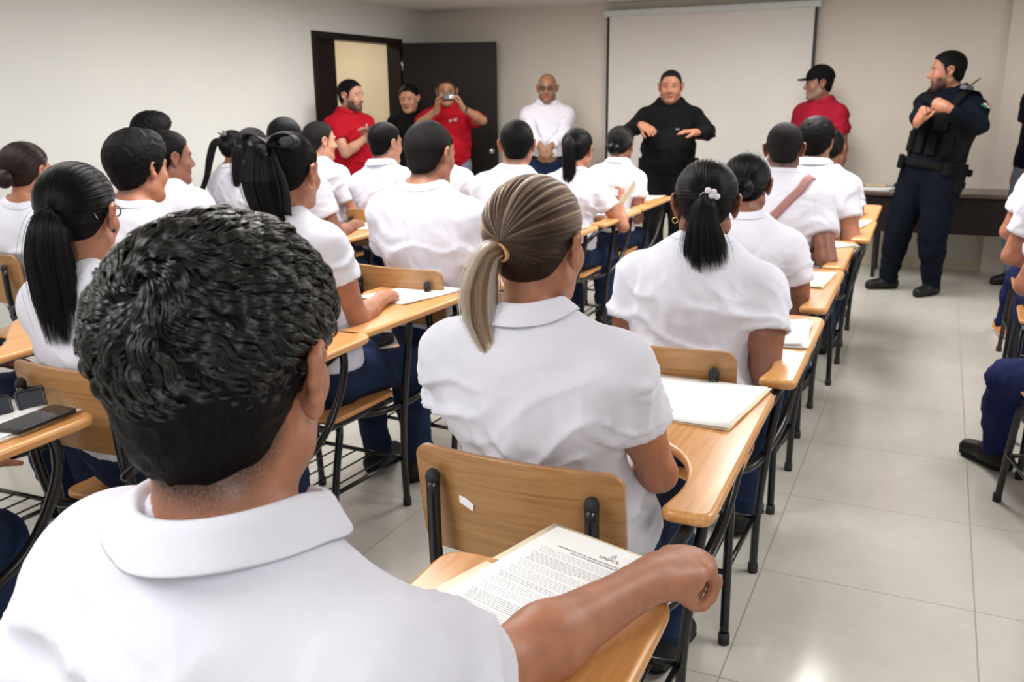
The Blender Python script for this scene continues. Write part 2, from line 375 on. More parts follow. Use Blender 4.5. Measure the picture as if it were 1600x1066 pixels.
CC, CRAD = np.array([0, -0.008, 0.03]), np.array([0.077, 0.097, 0.084])     # cranium in head space
HAIRLINE = {   # azimuth from the face -> height of the edge of the hair
    'man': ([0, 25, 45, 62, 74, 84, 96, 108, 125, 150, 180], [0.072, 0.07, 0.052, 0.035, -0.018, -0.02, 0.022, -0.028, -0.055, -0.07, -0.075]),
    'woman': ([0, 25, 45, 62, 78, 92, 108, 125, 150, 180], [0.070, 0.066, 0.050, 0.03, 0.015, 0.022, -0.025, -0.05, -0.06, -0.062]),
    'bald': ([0, 60, 75, 96, 110, 150, 180], [0.2, 0.2, 0.03, 0.03, 0.0, -0.01, -0.01])}
def hairline(kind, x, y):
    az = np.degrees(np.arctan2(np.abs(x), y)); xs, zs = HAIRLINE[kind]; return np.interp(az, xs, zs)

class Frame:
    def __init__(s, O, yaw, pitch=0.0, roll=0.0, sc=1.0):
        cy, sy, cp, sp = math.cos(yaw), math.sin(yaw), math.cos(pitch), math.sin(pitch)
        f = np.array([sy * cp, cy * cp, sp]); r = np.array([cy, -sy, 0.0]); u = np.cross(r, f)
        cr, sr = math.cos(roll), math.sin(roll)
        r, u = cr * r + sr * u, -sr * r + cr * u
        s.O = np.asarray(O, float); s.R = np.stack([r, f, u], 1); s.s = sc
    def w(s, p): return s.O + s.s * (s.R @ np.asarray(p, float))
    def W(s, P): return s.O + s.s * (np.asarray(P, float) @ s.R.T)
    def L(s, P): return ((np.asarray(P, float) - s.O) @ s.R) / s.s
    def v(s, p): return s.R @ np.asarray(p, float)

def head_prims(h, fat=0.0, nose=1.0, detail=True):
    P = []
    def E(c, r, k=0.02, op='u', R=None): P.append(ell(h.w(c), np.array(r) * h.s, h.R if R is None else h.R @ R, k * h.s, op))
    def C(a, b, ra, rb, k=0.02, op='u'): P.append(cone(h.w(a), h.w(b), ra * h.s, rb * h.s, k * h.s, None, 1, op))
    E(CC, CRAD); E((0, 0.03, -0.035), (0.061 + fat, 0.062, 0.078), 0.03)
    for s in (-1, 1):
        C((s * (0.050 + fat), -0.005, -0.062), (s * 0.018, 0.062, -0.103), 0.020 + fat * .6, 0.019, 0.03)
        E((s * 0.036, 0.060, -0.035), (0.026 + fat * .6, 0.026, 0.026), 0.02)
    E((0, 0.070, -0.106), (0.022, 0.020, 0.017), 0.02)
    C((-0.036, 0.0805, 0.016), (0.036, 0.0805, 0.016), 0.011, 0.011, 0.014)
    if detail:
        C((0, 0.090, 0.004), (0, 0.1065, -0.036), 0.007, 0.0125 * nose, 0.010)
        for s in (-1, 1): E((s * 0.0125, 0.098, -0.041), (0.009, 0.011, 0.008), 0.006)
        for s in (-1, 1): E((s * 0.031, 0.099, -0.004), (0.019, 0.016, 0.0125), 0.010, 's')
        for s in (-1, 1): E((s * 0.031, 0.074, -0.004), (0.0165, 0.0125, 0.0115), 0.004)
        C((-0.018, 0.085, -0.0675), (0.018, 0.085, -0.0675), 0.0050, 0.0050, 0.006); E((0, 0.089, -0.067), (0.014, 0.008, 0.0055), 0.006)
        C((-0.013, 0.086, -0.0765), (0.013, 0.086, -0.0765), 0.0060, 0.0060, 0.006)
        C((-0.023, 0.0965, -0.072), (0.023, 0.0965, -0.072), 0.0022, 0.0022, 0.003, 's')
        for s in (-1, 1):
            for z_, r_, y_ in ((0.0052, 0.0032, 0.0), (-0.0128, 0.0024, -0.001)):
                C((s * 0.017, 0.0835 + y_, z_ * .4 - .002), (s * 0.029, 0.0885 + y_, z_), r_, r_, 0.004); C((s * 0.029, 0.0885 + y_, z_), (s * 0.045, 0.079 + y_, z_ * .5 - .001), r_, r_, 0.004)
    for s in (-1, 1):          # ears: rim, lobe, hollow
        pts = [(0.077, 0.012, -0.012), (0.083, 0.010, 0.012), (0.089, -0.004, 0.024), (0.093, -0.019, 0.018), (0.092, -0.022, 0.000), (0.087, -0.014, -0.018), (0.081, -0.003, -0.032)]
        for a, b in zip(pts[:-1], pts[1:]): C((s * a[0], a[1], a[2]), (s * b[0], b[1], b[2]), 0.0052, 0.0052, 0.005)
        E((s * 0.080, -0.004, -0.030), (0.006, 0.009, 0.011), 0.006)
        C((s * 0.076, 0.004, 0.010), (s * 0.079, -0.004, -0.022), 0.010, 0.009, 0.008)
        C((s * 0.085, -0.010, 0.012), (s * 0.085, -0.010, -0.012), 0.004, 0.004, 0.004)
        E((s * 0.090, -0.001, -0.006), (0.007, 0.008, 0.011), 0.004, 's')
    return P

def hand_prims(W_, d, n, side, curl=0.5, s=1.0, spread=0.12, thumb=0.6):
    """wrist, finger direction, palm-down normal (out of the palm), side +1 when the thumb lies towards d x n"""
    d = nrm(d); n = nrm(n - d * np.dot(n, d)); t = np.cross(d, n) * side; P = []
    Wp = np.asarray(W_, float); k = 0.012 * s
    P.append(cone(Wp - d * 0.02 * s, Wp + d * 0.03 * s, 0.027 * s, 0.037 * s, 0.02 * s, n, 0.62))
    P.append(cone(Wp + d * 0.03 * s, Wp + d * 0.074 * s, 0.037 * s, 0.041 * s, k, n, 0.36))
    P.append(cone(Wp + d * 0.015 * s + t * 0.018 * s + n * .006 * s, Wp + d * 0.05 * s + t * 0.03 * s + n * .006 * s, 0.017 * s, 0.014 * s, k))
    L = [0.071, 0.079, 0.073, 0.057]; off = [0.030, 0.010, -0.011, -0.030]
    for i in range(4):
        b = Wp + d * (0.079 - 0.003 * abs(i - 1)) * s + t * off[i] * s; a = curl * (0.75 + 0.1 * i); ang = 0.0; r = [0.0098, 0.0092, 0.0084, 0.0074]
        dd0 = nrm(d + t * (1.3 - i) * spread * 0.6)
        for j, fr in enumerate((0.46, 0.30, 0.24)):
            ang += a * (0.8, 1.1, 0.7)[j]; dd = dd0 * math.cos(ang) + n * math.sin(ang); e = b + dd * L[i] * fr * s
            P.append(cone(b, e, r[j] * s, r[j + 1] * s, (0.008 if j == 0 else 0.003) * s)); b = e
    b = Wp + d * 0.022 * s + t * 0.024 * s + n * 0.006 * s; dd = nrm(d * 0.75 + t * (0.75 - 0.5 * thumb) + n * 0.55 * thumb)
    for j, l in enumerate((0.038, 0.032, 0.026)):
        e = b + dd * l * s; P.append(cone(b, e, (0.0135, 0.0115, 0.0100)[j] * s, (0.0115, 0.0100, 0.0085)[j] * s, 0.008 * s if j == 0 else 0.003 * s)); b = e
        dd = nrm(dd + d * 0.25 - t * 0.28 * thumb + n * 0.12)
    return P

def ik(S, T, l1, l2, hint):
    S, T = np.asarray(S, float), np.asarray(T, float); D = T - S; L = np.linalg.norm(D); d = D / L
    if L > (l1 + l2) * 0.995: s_ = L / (l1 + l2) * 1.006; l1 *= s_; l2 *= s_
    a = (l1 * l1 - l2 * l2 + L * L) / (2 * L); h_ = math.sqrt(max(1e-6, l1 * l1 - a * a)); hn = np.asarray(hint, float); hn = nrm(hn - d * (hn @ d))
    return S + d * a + hn * h_

def folds(V, N, up, amp, freq, seed=0.0, stretch=3.0, mask=None):
    """cloth folds running mostly across the body"""
    Q = V + seed; u = Q @ up; warp = vnoise(Q * 5 + 11) * 0.10 + vnoise(Q * 11 + 3) * 0.04
    R = np.stack([Q[:, 0] * freq / stretch, Q[:, 1] * freq / stretch, (u + warp * 1.6) * freq], 1)
    n = vnoise(R); n2 = vnoise(R * 1.9 + 7); a = (1 - np.abs(2 * n - 1)) ** 3 + 0.5 * (1 - np.abs(2 * n2 - 1)) ** 2.5
    d = np.maximum(amp * (a - 0.5), -0.0035);
    if mask is not None: d = d * mask
    return V + N * d[:, None]

def sdf_points(prims, P):
    D = np.full(len(P), 0.12)
    for p in prims:
        if p[3] != 'u': continue
        k = p[2]; d = pdist(p, P[:, 0], P[:, 1], P[:, 2]); hh = np.clip(0.5 + 0.5 * (D - d) / k, 0, 1); D = D * (1 - hh) + d * hh - k * hh * (1 - hh)
    return D
def push_out(prims, P, off, it=4, exact=False):
    P = np.array(P, float)
    for _ in range(it):
        d = sdf_points(prims, P); g = np.stack([sdf_points(prims, P + e) - d for e in np.eye(3) * 1e-3], 1) / 1e-3; g /= np.linalg.norm(g, axis=1)[:, None] + 1e-9
        m = (off - d) if exact else np.maximum(off - d, 0); P = P + g * m[:, None]
    return P
def lathe_collar(name, O, ax, fw, rows, mat_, parent, gap=0.0, squash=0.92, seg=56, thick=0.0025, wav=0.0, conform=None):
    """rows of (height, radius, forward shift); opened at the front by `gap` radians"""
    ax = nrm(ax); fw = nrm(fw - ax * (fw @ ax)); rt = np.cross(fw, ax); V = []; F = []
    closed = gap <= 0; n = seg if closed else seg + 1
    for j_, (z, r, s) in enumerate(rows):
        for i in range(n):
            a = gap / 2 + (2 * PI - gap) * i / seg
            c = math.cos(a); zz = z - (0.018 * max(0, c) * (1 if z > -0.02 else 1.4)) + wav * math.sin(3 * a + z * 40)
            V.append(O + ax * zz + (fw * c / squash * 0.97 + rt * math.sin(a)) * r + fw * s)
        if conform and j_ >= conform[1]: V[-n:] = list(push_out(conform[0], V[-n:], conform[2] if len(conform) > 2 else 0.004 + 0.002 * (len(rows) - 1 - j_)))
    for j in range(len(rows) - 1):
        for i in range(seg):
            a, b = j * n + i, j * n + (i + 1) % n; F.append((a, b, b + n, a + n))
    o = mesh_np(name, V, F, mat_, parent); s_ = o.modifiers.new('s', 'SOLIDIFY'); s_.thickness = thick; s_.offset = 0
    ss = o.modifiers.new('ss', 'SUBSURF'); ss.levels = ss.render_levels = 1; return o

def eyeball(c, f, u, r):
    V, F, mi = [], [], []; f = nrm(f); rt = nrm(np.cross(f, u)); u = np.cross(rt, f); n, m = 10, 7
    for j in range(m + 1):
        t = PI * 0.5 * j / m
        for i in range(n): a = 2 * PI * i / n; V.append(c + r * (f * math.cos(t) + math.sin(t) * (rt * math.cos(a) + u * math.sin(a))))
    for j in range(m):
        for i in range(n): F.append((j * n + i, j * n + (i + 1) % n, (j + 1) * n + (i + 1) % n, (j + 1) * n + i)); mi.append(1 if j < 4 else 0)
    return V, F, mi

def slerp_dirs(a, b, t):
    d = np.clip((a * b).sum(-1, keepdims=True), -1, 1); w = np.arccos(d); s = np.sin(w) + 1e-6
    return np.sin((1 - t) * w) / s * a + np.sin(t * w) / s * b

def root_dirs(kind, n, rng, zlo=None):
    out = []
    while sum(len(o) for o in out) < n:
        u = rng.normal(size=(n * 2, 3)); u /= np.linalg.norm(u, axis=1)[:, None]; p = CC + CRAD * u
        m = p[:, 2] > hairline(kind, p[:, 0], p[:, 1]) + 0.004 + rng.random(len(p)) * 0.004
        out.append(u[m])
    return np.concatenate(out)[:n]

TIE = {'pony': (0, -0.93, 0.05), 'ponylow': (0, -0.95, -0.22), 'ponyhigh': (0, -0.80, 0.5), 'bun': (0, -0.92, -0.28), 'bunlow': (0, -0.85, -0.45), 'ponymid': (0, -0.93, -0.05)}
def make_hair(person, h, style, near, colour, seed, tail=None, tone=None):
    rng = np.random.default_rng(seed); hm = H[colour]; s = h.s
    cap = {'brown': 'haircap_brown', 'blond': 'haircap_brown', 'grey': 'haircap_grey'}.get(colour if isinstance(colour, str) else '', 'haircap')
    kind = 'woman' if style in TIE else 'man'
    # ---- cap
    thick = 0.0065 if kind == 'woman' else {'short': 0.006, 'crop': 0.004, 'mop': 0.017, 'wet': 0.006, 'quiff': 0.012, 'thick': 0.016}.get(style, 0.007)
    if style == 'crop': cap = 'haircap_short'
    hh = 0.004 if near else 0.0055
    prims = [ell(h.w(CC + [0, 0, thick * 0.3]), (CRAD + thick) * s, h.R, 0.01)]
    if style in ('mop', 'quiff', 'thick', 'wet'):
        prims.append(ell(h.w((0, 0.042, 0.078)), np.array([0.058, 0.052, 0.034 + thick * .8]) * s, h.R, 0.02))
    if kind == 'man': # back of the skull tapering into the nape
        prims.append(ell(h.w((0, -0.045, -0.03)), np.array([0.058, 0.052, 0.05]) * s, h.R, 0.02))
    else:
        prims.append(ell(h.w((0, -0.04, -0.015)), np.array([0.062, 0.058, 0.05]) * s, h.R, 0.02))
    r = 0.16 * s; D, ax, lo = field(prims, h.O - r, h.O + r, hh * s)
    G = np.stack(np.meshgrid(*ax, indexing='ij'), -1); Lc = (G - h.O) @ h.R / s
    edge = hairline(kind, Lc[..., 0], Lc[..., 1]) + (vnoise(Lc * 260) - 0.5) * 0.006
    D = np.maximum(D, ((edge - Lc[..., 2]) * s).astype(np.float32)); V, F = surfnet(D, lo, hh * s)
    if style in ('mop', 'quiff', 'thick', 'wet', 'short'):
        N = vnormals(V, F); Q = h.L(V) * 70 + seed; a = {'short': 0.0015, 'wet': 0.004}.get(style, 0.006)
        V = V + N * ((1 - np.abs(2 * vnoise(Q * [1, .7, 1.0]) - 1)) * a * s)[:, None]
    mesh_np('hair', V, F, M[cap], person)
    # ---- strands
    if kind == 'woman':
        n = 9000 if near else 2600; rad = (0.00028 if near else 0.0007) * s
        u0 = root_dirs('woman', n, rng); ut = nrm(TIE[style]); K = 12; t = np.linspace(0, 1, K)[None, :, None]
        # pass over the crown rather than straight through, hair combed smoothly back
        tt = np.clip(t ** 1.05, 0, 1); U = slerp_dirs(u0[:, None, :], ut[None, None, :], tt)
        off = thick + 0.0015 + 0.004 * np.sin(PI * t) * rng.random((n, 1, 1)) + 0.006 * t ** 3 * rng.random((n, 1, 1))
        P = CC + (CRAD + off) * U
        # combed locks: strands pull together into ridges
        az = np.arctan2(u0[:, 0], u0[:, 2]); P = P + (0.0012 * np.sin(az * 46 + 4 * vnoise(u0 * 6)))[:, None, None] * U * np.sin(PI * t)
        tn = None
        if colour == 'blond':
            st = vnoise(np.stack([az * 9 + 40, u0[:, 1] * 1.5 + 5, az * 0 + seed], 1)); st2 = vnoise(np.stack([az * 24 + 9, u0[:, 1] + 2, az * 0 + 3], 1))
            base = np.clip((st * 0.5 + st2 * 0.6 - 0.50) * 3.4 + .18, 0, 1); front = np.clip(0.30 + u0[:, 2] * 0.72, 0.06, 1)
            root = np.clip(np.linspace(0, 1, K)[None, :] * 1.1 + 0.25 + 0.5 * (u0[:, 1:2] > 0.1), 0, 1)
            tn = base[:, None] * front[:, None] * root + rng.random((n, 1)) * 0.08
        strands('hair_strands', h.W(P), rad, hm, person, tn)
        tie = CC + (CRAD + 0.012) * ut
        if style.startswith('bun'):
            bc = tie + ut * 0.014; parts = []
            nb = 1200 if near else 500
            pr = [ell(h.w(bc), np.array([0.038, 0.026, 0.036]) * s, h.R, 0.01)]; D, ax, lo = field(pr, h.w(bc) - 0.07, h.w(bc) + 0.07, 0.004); V, F = surfnet(D, lo, 0.004)
            bun = mesh_np('hair_bun', V, F, M[cap], person)
            a0 = rng.random((nb, 1)) * 2 * PI; a = a0 + np.linspace(0, 2.6, 14)[None, :]; ph = (rng.random((nb, 1)) - 0.5) * 2.4
            rr = 0.038 * np.cos(ph); X = rr * np.cos(a); Z = rr * np.sin(a); Y = -0.027 * np.sin(ph) * np.sign(1) + 0 * a
            Pb = bc + np.stack([X, Y - 0.004, Z * 0.95], -1) * 1.06; strands('hair_bun_strands', h.W(Pb), rad, hm, bun)
        if tail is not None:
            # tail: list of (world point, radius); strands fill it
            tp = catmull([p for p, _ in tail], 7); tr = np.interp(np.linspace(0, 1, len(tp)), np.linspace(0, 1, len(tail)), [q for _, q in tail]); tp = np.array(tp)
            V, F = tube_geo(tp[:-5], np.maximum(tr[:-5] * 0.62 * np.linspace(1.15, .5, len(tp) - 5), 0.002), 14); tl = mesh_np('ponytail', V, F, M[cap], person)
            nt_ = 5200 if near else 1500; a = rng.random(nt_) * 2 * PI; q = 0.30 + 0.75 * np.sqrt(rng.random(nt_)); q += (rng.random(nt_) < .05) * rng.random(nt_) * .35
            T = np.gradient(tp, axis=0); T /= np.linalg.norm(T, axis=1)[:, None]; sx = nrm(np.cross(T[0], [0.3, 1, 0.05])); fr = []
            for i in range(len(tp)): sx = nrm(sx - T[i] * (sx @ T[i])); fr.append((sx, np.cross(T[i], sx)))
            A = np.array([f[0] for f in fr]); B = np.array([f[1] for f in fr]); tt = np.linspace(0, 1, len(tp))
            aw = a[:, None] + 0.5 * (vnoise(np.stack([a * 2, a * 0 + seed, a * 0], 1)) - 0.5)[:, None] * tt[None, :] * 2
            lenf = 1 - 0.30 * rng.random(nt_) ** 1.6
            Pt = tp[None] + tr[None, :, None] * q[:, None, None] * (np.cos(aw)[..., None] * A[None] + np.sin(aw)[..., None] * B[None])
            # shorten each strand a little so that the tip is ragged
            idx = np.clip(tt[None, :] * lenf[:, None] * (len(tp) - 1), 0, len(tp) - 1.001); i0 = idx.astype(int); fx = (idx - i0)[..., None]
            r_ = np.arange(nt_)[:, None]; Pt = Pt[r_, i0] * (1 - fx) + Pt[r_, i0 + 1] * fx
            tn = None
            if colour == 'blond':
                g = vnoise(np.stack([a * 4 + 3, a * 0 + 1, a * 0 + 2], 1)); tn = np.clip(0.42 + 0.75 * (g[:, None] - 0.45) + 0.25 * tt[None, :] + (rng.random((nt_, 1)) - .5) * .3, 0.15, 1)
            strands('ponytail_strands', Pt, rad * 1.1, hm, tl, tn)
        return
    if style == 'crop':
        n = 5000 if near else 2200; L0, rad, lay = 0.006, 0.0004, 0.4
    elif style == 'wet':
        n, L0, rad, lay = 24000, 0.018, 0.00030, 0.9
    elif style in ('mop', 'quiff', 'thick'):
        n = 9000 if near else 3400; L0, rad, lay = 0.028, (0.0004 if near else 0.0008), 0.9
    else:
        n = 8000 if near else 3000; L0, rad, lay = 0.014, (0.00036 if near else 0.0007), 0.75
    u0 = root_dirs('man', n, rng); p0 = CC + CRAD * u0; K = 6 if style == 'wet' else 5
    hz = np.clip((p0[:, 2] - hairline('man', p0[:, 0], p0[:, 1])) / 0.075, 0.0, 1)      # fade towards the edge
    top = np.clip((p0[:, 2] - 0.035) / 0.05, 0, 1)
    L = L0 * (0.18 + 0.82 * (0.35 * hz + 0.65 * top)) * (0.8 + 0.4 * rng.random(n))
    wh = nrm((-0.04, -0.74, 0.66)) if style == 'wet' else nrm((-0.30, -0.62, 0.72))                                                      # whorl at the crown
    rad_dir = u0 - wh; rad_dir -= u0 * (rad_dir * u0).sum(1)[:, None]; dist = np.linalg.norm(u0 - wh, axis=1); rad_dir /= np.linalg.norm(rad_dir, axis=1)[:, None] + 1e-9
    sw = np.cross(u0, rad_dir); k_ = np.exp(-(dist / 0.35) ** 2)[:, None]
    g = rad_dir * (1 - 0.55 * k_) + sw * (0.25 + 0.9 * k_); down = np.array([0, -0.15, -1.0]) - u0 * (u0 @ np.array([0, -0.15, -1.0]))[:, None]
    g = g * (0.25 + 0.75 * top)[:, None] + down * (1 - top)[:, None] * 1.0; g /= np.linalg.norm(g, axis=1)[:, None] + 1e-9
    side = np.cross(u0, g)
    if style == 'wet':
        clr = rng.random(1100) ** 1.5; cl = rng.integers(0, n, 1100); cu = u0[cl]; near_i = np.empty(n, int)
        for b in range(0, n, 3000): near_i[b:b + 3000] = np.argmax(u0[b:b + 3000] @ cu.T, 1)
        base = p0[cl][near_i]; gg = g[cl][near_i]; gs = side[cl][near_i]
    P = np.zeros((n, K, 3)); ph = vnoise(u0 * 7 + seed) * 6 + vnoise(u0 * 16) * 2
    for j in range(K):
        t = j / (K - 1); tang = g if style != 'wet' else g * (1 - .6 * t) + gg * .6 * t
        wv = (0.0010 if style == 'wet' else 0.0016) * np.sin(ph + t * (4 if style == 'wet' else 4)) * min(1, t * 2.5) * (0.25 + .75 * top)
        q = p0 + tang * (L * t * lay)[:, None] + side * wv[:, None] * (1.3 if style == 'wet' else 1)
        if style == 'wet': cf = (0.80 * t ** .5 * (0.3 + .7 * top))[:, None]; q = q * (1 - cf) + (base + gg * (L * t * lay)[:, None] + gs * wv[:, None] * 1.3) * cf
        uq = (q - CC) / CRAD; uq /= np.linalg.norm(uq, axis=1)[:, None]
        lift = thick * (0.45 + 0.55 * top) * (0.35 + 0.65 * hz) * (0.6 + 0.5 * t) + L * t * (1 - lay) * 0.8
        if style == 'wet': lift = lift * 0.9
        elif style in ('mop', 'quiff', 'thick'): lift = lift + 0.006 * top * vnoise(u0 * 9 + seed) * np.sin(PI * t)
        bulge = np.clip(p0[:, 1] / 0.06, 0, 1) * top * (0.012 if style in ('mop', 'quiff', 'thick', 'wet') else 0)
        P[:, j] = CC + (CRAD + (lift + bulge)[:, None]) * uq
    strands('hair_strands', h.W(P), rad * s, hm, person, tip=0.35)
    if style == 'wet':
        n = 8500; u0 = root_dirs('man', n * 2, rng); p0 = CC + CRAD * u0; o_ = p0[:, 2] > -0.012 + 0.055 * rng.random(len(u0)) ** 1.2; u0, p0 = u0[o_][:n], p0[o_][:n]; n = len(u0)
        top = np.clip((p0[:, 2] - 0.018) / 0.045, 0, 1); d0 = u0 - wh; dist = np.linalg.norm(d0, axis=1)
        def flow(u):
            r_ = u - wh; dd = np.linalg.norm(r_, axis=-1, keepdims=True); r_ = r_ - u * (r_ * u).sum(-1, keepdims=True); r_ /= np.linalg.norm(r_, axis=-1, keepdims=True) + 1e-9
            k2 = np.exp(-(dd / 0.42) ** 2); w_ = vnoise(u * 2.3 + 9)[..., None] - .5; f_ = r_ * (1 - .7 * k2) - np.cross(u, r_) * (0.30 + 1.1 * k2 + .9 * w_) + np.array([.25, .5, 0]) * (1 - k2) * .6
            f_ = f_ - u * (f_ * u).sum(-1, keepdims=True); return f_ / (np.linalg.norm(f_, axis=-1, keepdims=True) + 1e-9)
        ci = rng.integers(0, n, 560); cu = u0[ci]; ni = np.empty(n, int)
        for b in range(0, n, 2000): ni[b:b + 2000] = np.argmax(u0[b:b + 2000] @ cu.T, 1)
        K = 18; Ls = (0.040 + 0.040 * rng.random(n)) * (.30 + .70 * top); LC = Ls[ci]; Ls = Ls * .35 + LC[ni] * .65
        def trace(us, L_):
            out = [us]; u = us
            for j in range(K - 1):
                u = u + flow(u) * (L_ / (K - 1) / 0.09)[:, None]; u = u / np.linalg.norm(u, axis=1)[:, None]; out.append(u)
            return np.stack(out, 1)
        A_, B_ = trace(u0, Ls), trace(cu, LC)[ni]; t = np.linspace(0, 1, K)[None, :, None]
        U = A_ * (1 - .84 * t ** .35) + B_ * .84 * t ** .35; U /= np.linalg.norm(U, axis=-1, keepdims=True)
        f_ = flow(U); sd = np.cross(U, f_); ph = (vnoise(cu * 3.2 + 2) * 9 + rng.random(len(cu)) * 1.4)[ni][:, None]; cyc = 5.0 + 2 * vnoise(cu * 4)[ni][:, None]; tt_ = t[..., 0]
        wv = 0.0030 * np.sin(ph + tt_ * cyc * 2) * np.minimum(1, tt_ * 3); hgt = 0.0022 * np.sin(ph + tt_ * cyc * 2 + 1.4) + 0.0036 * rng.random(len(cu))[ni][:, None]
        bl_ = np.clip(p0[:, 1] / 0.06, 0, 1) * top * 0.012; lf = 0.007 + (0.006 * top)[:, None] * np.sin(PI * np.minimum(1, tt_ * .9 + .15)) + hgt * (.3 + .7 * top)[:, None] + bl_[:, None]
        Pq = CC + (CRAD + lf[..., None]) * U + sd * wv[..., None]; strands('hair_locks', h.W(Pq), 0.00042 * s, M['wetlock'], person, tip=0.3)

# ------------------------------------------------------------------ people
def person(label, head, hyaw=0, hpitch=0, hroll=0, hs=1.0, tyaw=0, sit=None, stand=None, sex='m', wid=1.0, skin='tan', hair='short', hcol='black',
           shirt='shirt', sleeve='short', collar='crew', legs='jeans', shoes='shoe_black', rhand=None, lhand=None, rh=None, lh=None,
           relbow=(0.6, -0.6, -0.8), lelbow=(-0.6, -0.6, -0.8), near=False, res=None, face=False, beard=None, seed=1, tail=None, rfoot=None, lfoot=None,
           belly=0.0, fat=0.0, group=None, tuck=False, fold=1.0, nbo=(0, 0, 0), longhair=None, untucked=0.0, handscale=1.0, swf=1.0, knees=None, drop=None, relb=None, legloose=0.0, armw=1.0, stubc='dark', scalp=True):
    """head: world position of the head's centre; sit: (hip x, hip y); stand: (x, y)"""
    yw = math.radians(tyaw); fw = np.array([math.sin(yw), math.cos(yw), 0.0]); rt = np.array([math.cos(yw), -math.sin(yw), 0.0]); up3 = np.array([0, 0, 1.0])
    h = Frame(head, math.radians(hyaw), math.radians(hpitch), math.radians(hroll), hs); Hd = h.O; m = sex == 'm'
    NB = Hd + np.array([0, 0, -0.150 * hs]) - h.R[:, 1] * 0.018 - fw * 0.018 + np.asarray(nbo, float)
    hip = np.array([sit[0], sit[1], 0.545]) if sit else np.array([stand[0], stand[1], 0.52 * (Hd[2] + 0.11)])
    up = nrm(NB - hip); fwt = nrm(fw - up * (fw @ up)); rtt = np.cross(fwt, up); Lt = np.linalg.norm(NB - hip)
    waist = hip + up * Lt * 0.34 - fwt * 0.0 + fwt * belly * 0.2; chest = hip + up * Lt * 0.68 - fwt * 0.012; uch = hip + up * Lt * 0.83 - fwt * 0.010
    a_h, a_w, a_c, a_u = ((0.150, 0.138, 0.158, 0.140) if m else (0.160, 0.120, 0.138, 0.122)); a_h, a_w, a_c, a_u = (v * wid for v in (a_h, a_w, a_c, a_u))
    sw = (0.164 if m else 0.146) * wid * swf; dr = (0.052 if m else 0.045) * (0.5 + 0.5 * wid); q = 0.68
    T = [cone(hip, hip + up * 0.05, a_h * 0.80, a_h, 0.03, fwt, 0.80), cone(hip + up * 0.05, waist, a_h, a_w + belly * .4, 0.04, fwt, 0.74 + belly), cone(waist, chest, a_w + belly * .4, a_c, 0.04, fwt, q + belly),
         cone(chest, uch, a_c, a_u, 0.04, fwt, q)]
    if belly: T.append(ell(waist + fwt * (a_w * q * 0.5 + belly * 0.4) - up * 0.03, (a_w * 0.85, 0.11 + belly * .5, 0.14), np.stack([rtt, fwt, up], 1), 0.06))
    SC_ = NB - up * (drop if drop else (0.072 if m else 0.066)); SR, SL = SC_ + rtt * sw - fwt * 0.004, SC_ - rtt * sw - fwt * 0.004
    T += [cone(SR - rtt * 0.02, SL + rtt * 0.02, dr, dr, 0.05), cone(SR - up * 0.02, chest + rtt * a_u * .5, dr * 1.0, 0.07, 0.05), cone(SL - up * 0.02, chest - rtt * a_u * .5, dr * 1.0, 0.07, 0.05)]
    if not m:
        for s in (-1, 1): T.append(ell(chest + fwt * (a_c * q * 0.85) + rtt * s * 0.065 * wid + up * 0.01, (0.055, 0.05, 0.055), None, 0.03))
    nr = (0.057 if m else 0.047) * (1 + fat * 4); neck_top = h.w((0, -0.022, -0.055))
    NK = [cone(NB - up * 0.02 - fwt * 0.002, neck_top, nr * 1.06, nr * 0.98, 0.022)]
    trap = [cone(NB + up * 0.030 + rtt * s * 0.026 - fwt * 0.016, SC_ + rtt * s * sw * 0.80 - fwt * 0.010 + up * 0.004, 0.026, dr * 0.82, 0.045) for s in (-1, 1)]
    # arms
    l1, l2 = (0.285, 0.245) if m else (0.262, 0.225)
    def W3(v): return None if v is None else np.asarray(v, float)
    rhand = W3(rhand) if rhand is not None else SR + rt * 0.03 + fw * 0.02 - up3 * 0.52
    lhand = W3(lhand) if lhand is not None else SL - rt * 0.03 + fw * 0.02 - up3 * 0.52
    loc = lambda v: rt * v[0] + fw * v[1] + up3 * v[2]
    ER = ik(SR, rhand, l1, l2, loc(relbow)) if relb is None else np.asarray(relb, float); EL = ik(SL, lhand, l1, l2, loc(lelbow)); ua, fa = (0.047, 0.0375) if m else (0.041, 0.033); ua *= (0.3 + 0.7 * wid) * armw; fa *= armw
    A = []
    for S, E_, Wd in ((SR, ER, rhand), (SL, EL, lhand)):
        fd = nrm(Wd - E_)
        A += [cone(S, S + (E_ - S) * .5, dr * .95, ua, 0.03), cone(S + (E_ - S) * .5, E_, ua, fa * 1.02, 0.02), cone(E_, E_ + (Wd - E_) * .32, fa * 1.0, fa * 1.08, 0.02), cone(E_ + (Wd - E_) * .32, Wd, fa * 1.08, 0.0245 * armw, 0.02)]
    Hn = []
    for i, (Wd, E_, spec) in enumerate(((rhand, ER, rh), (lhand, EL, lh))):
        spec = spec or {}; d = loc(spec['d']) if 'd' in spec else Wd - E_; n_ = loc(spec.get('n', (0, 0, -1))); side = -1 if i == 0 else 1
        pr = hand_prims(Wd, d, n_, side, spec.get('curl', 0.45), (0.97 if m else 0.88) * handscale, thumb=spec.get('thumb', 0.6)); Hn.append(pr)
    # legs
    Hr, Hl = hip + rt * 0.085 * wid - up3 * 0.01, hip - rt * 0.085 * wid - up3 * 0.01; tl, cl = (0.41, 0.40) if sit else ((Hd[2] + 0.11) * 0.245, (Hd[2] + 0.11) * 0.225)
    Lg, feet = [], []
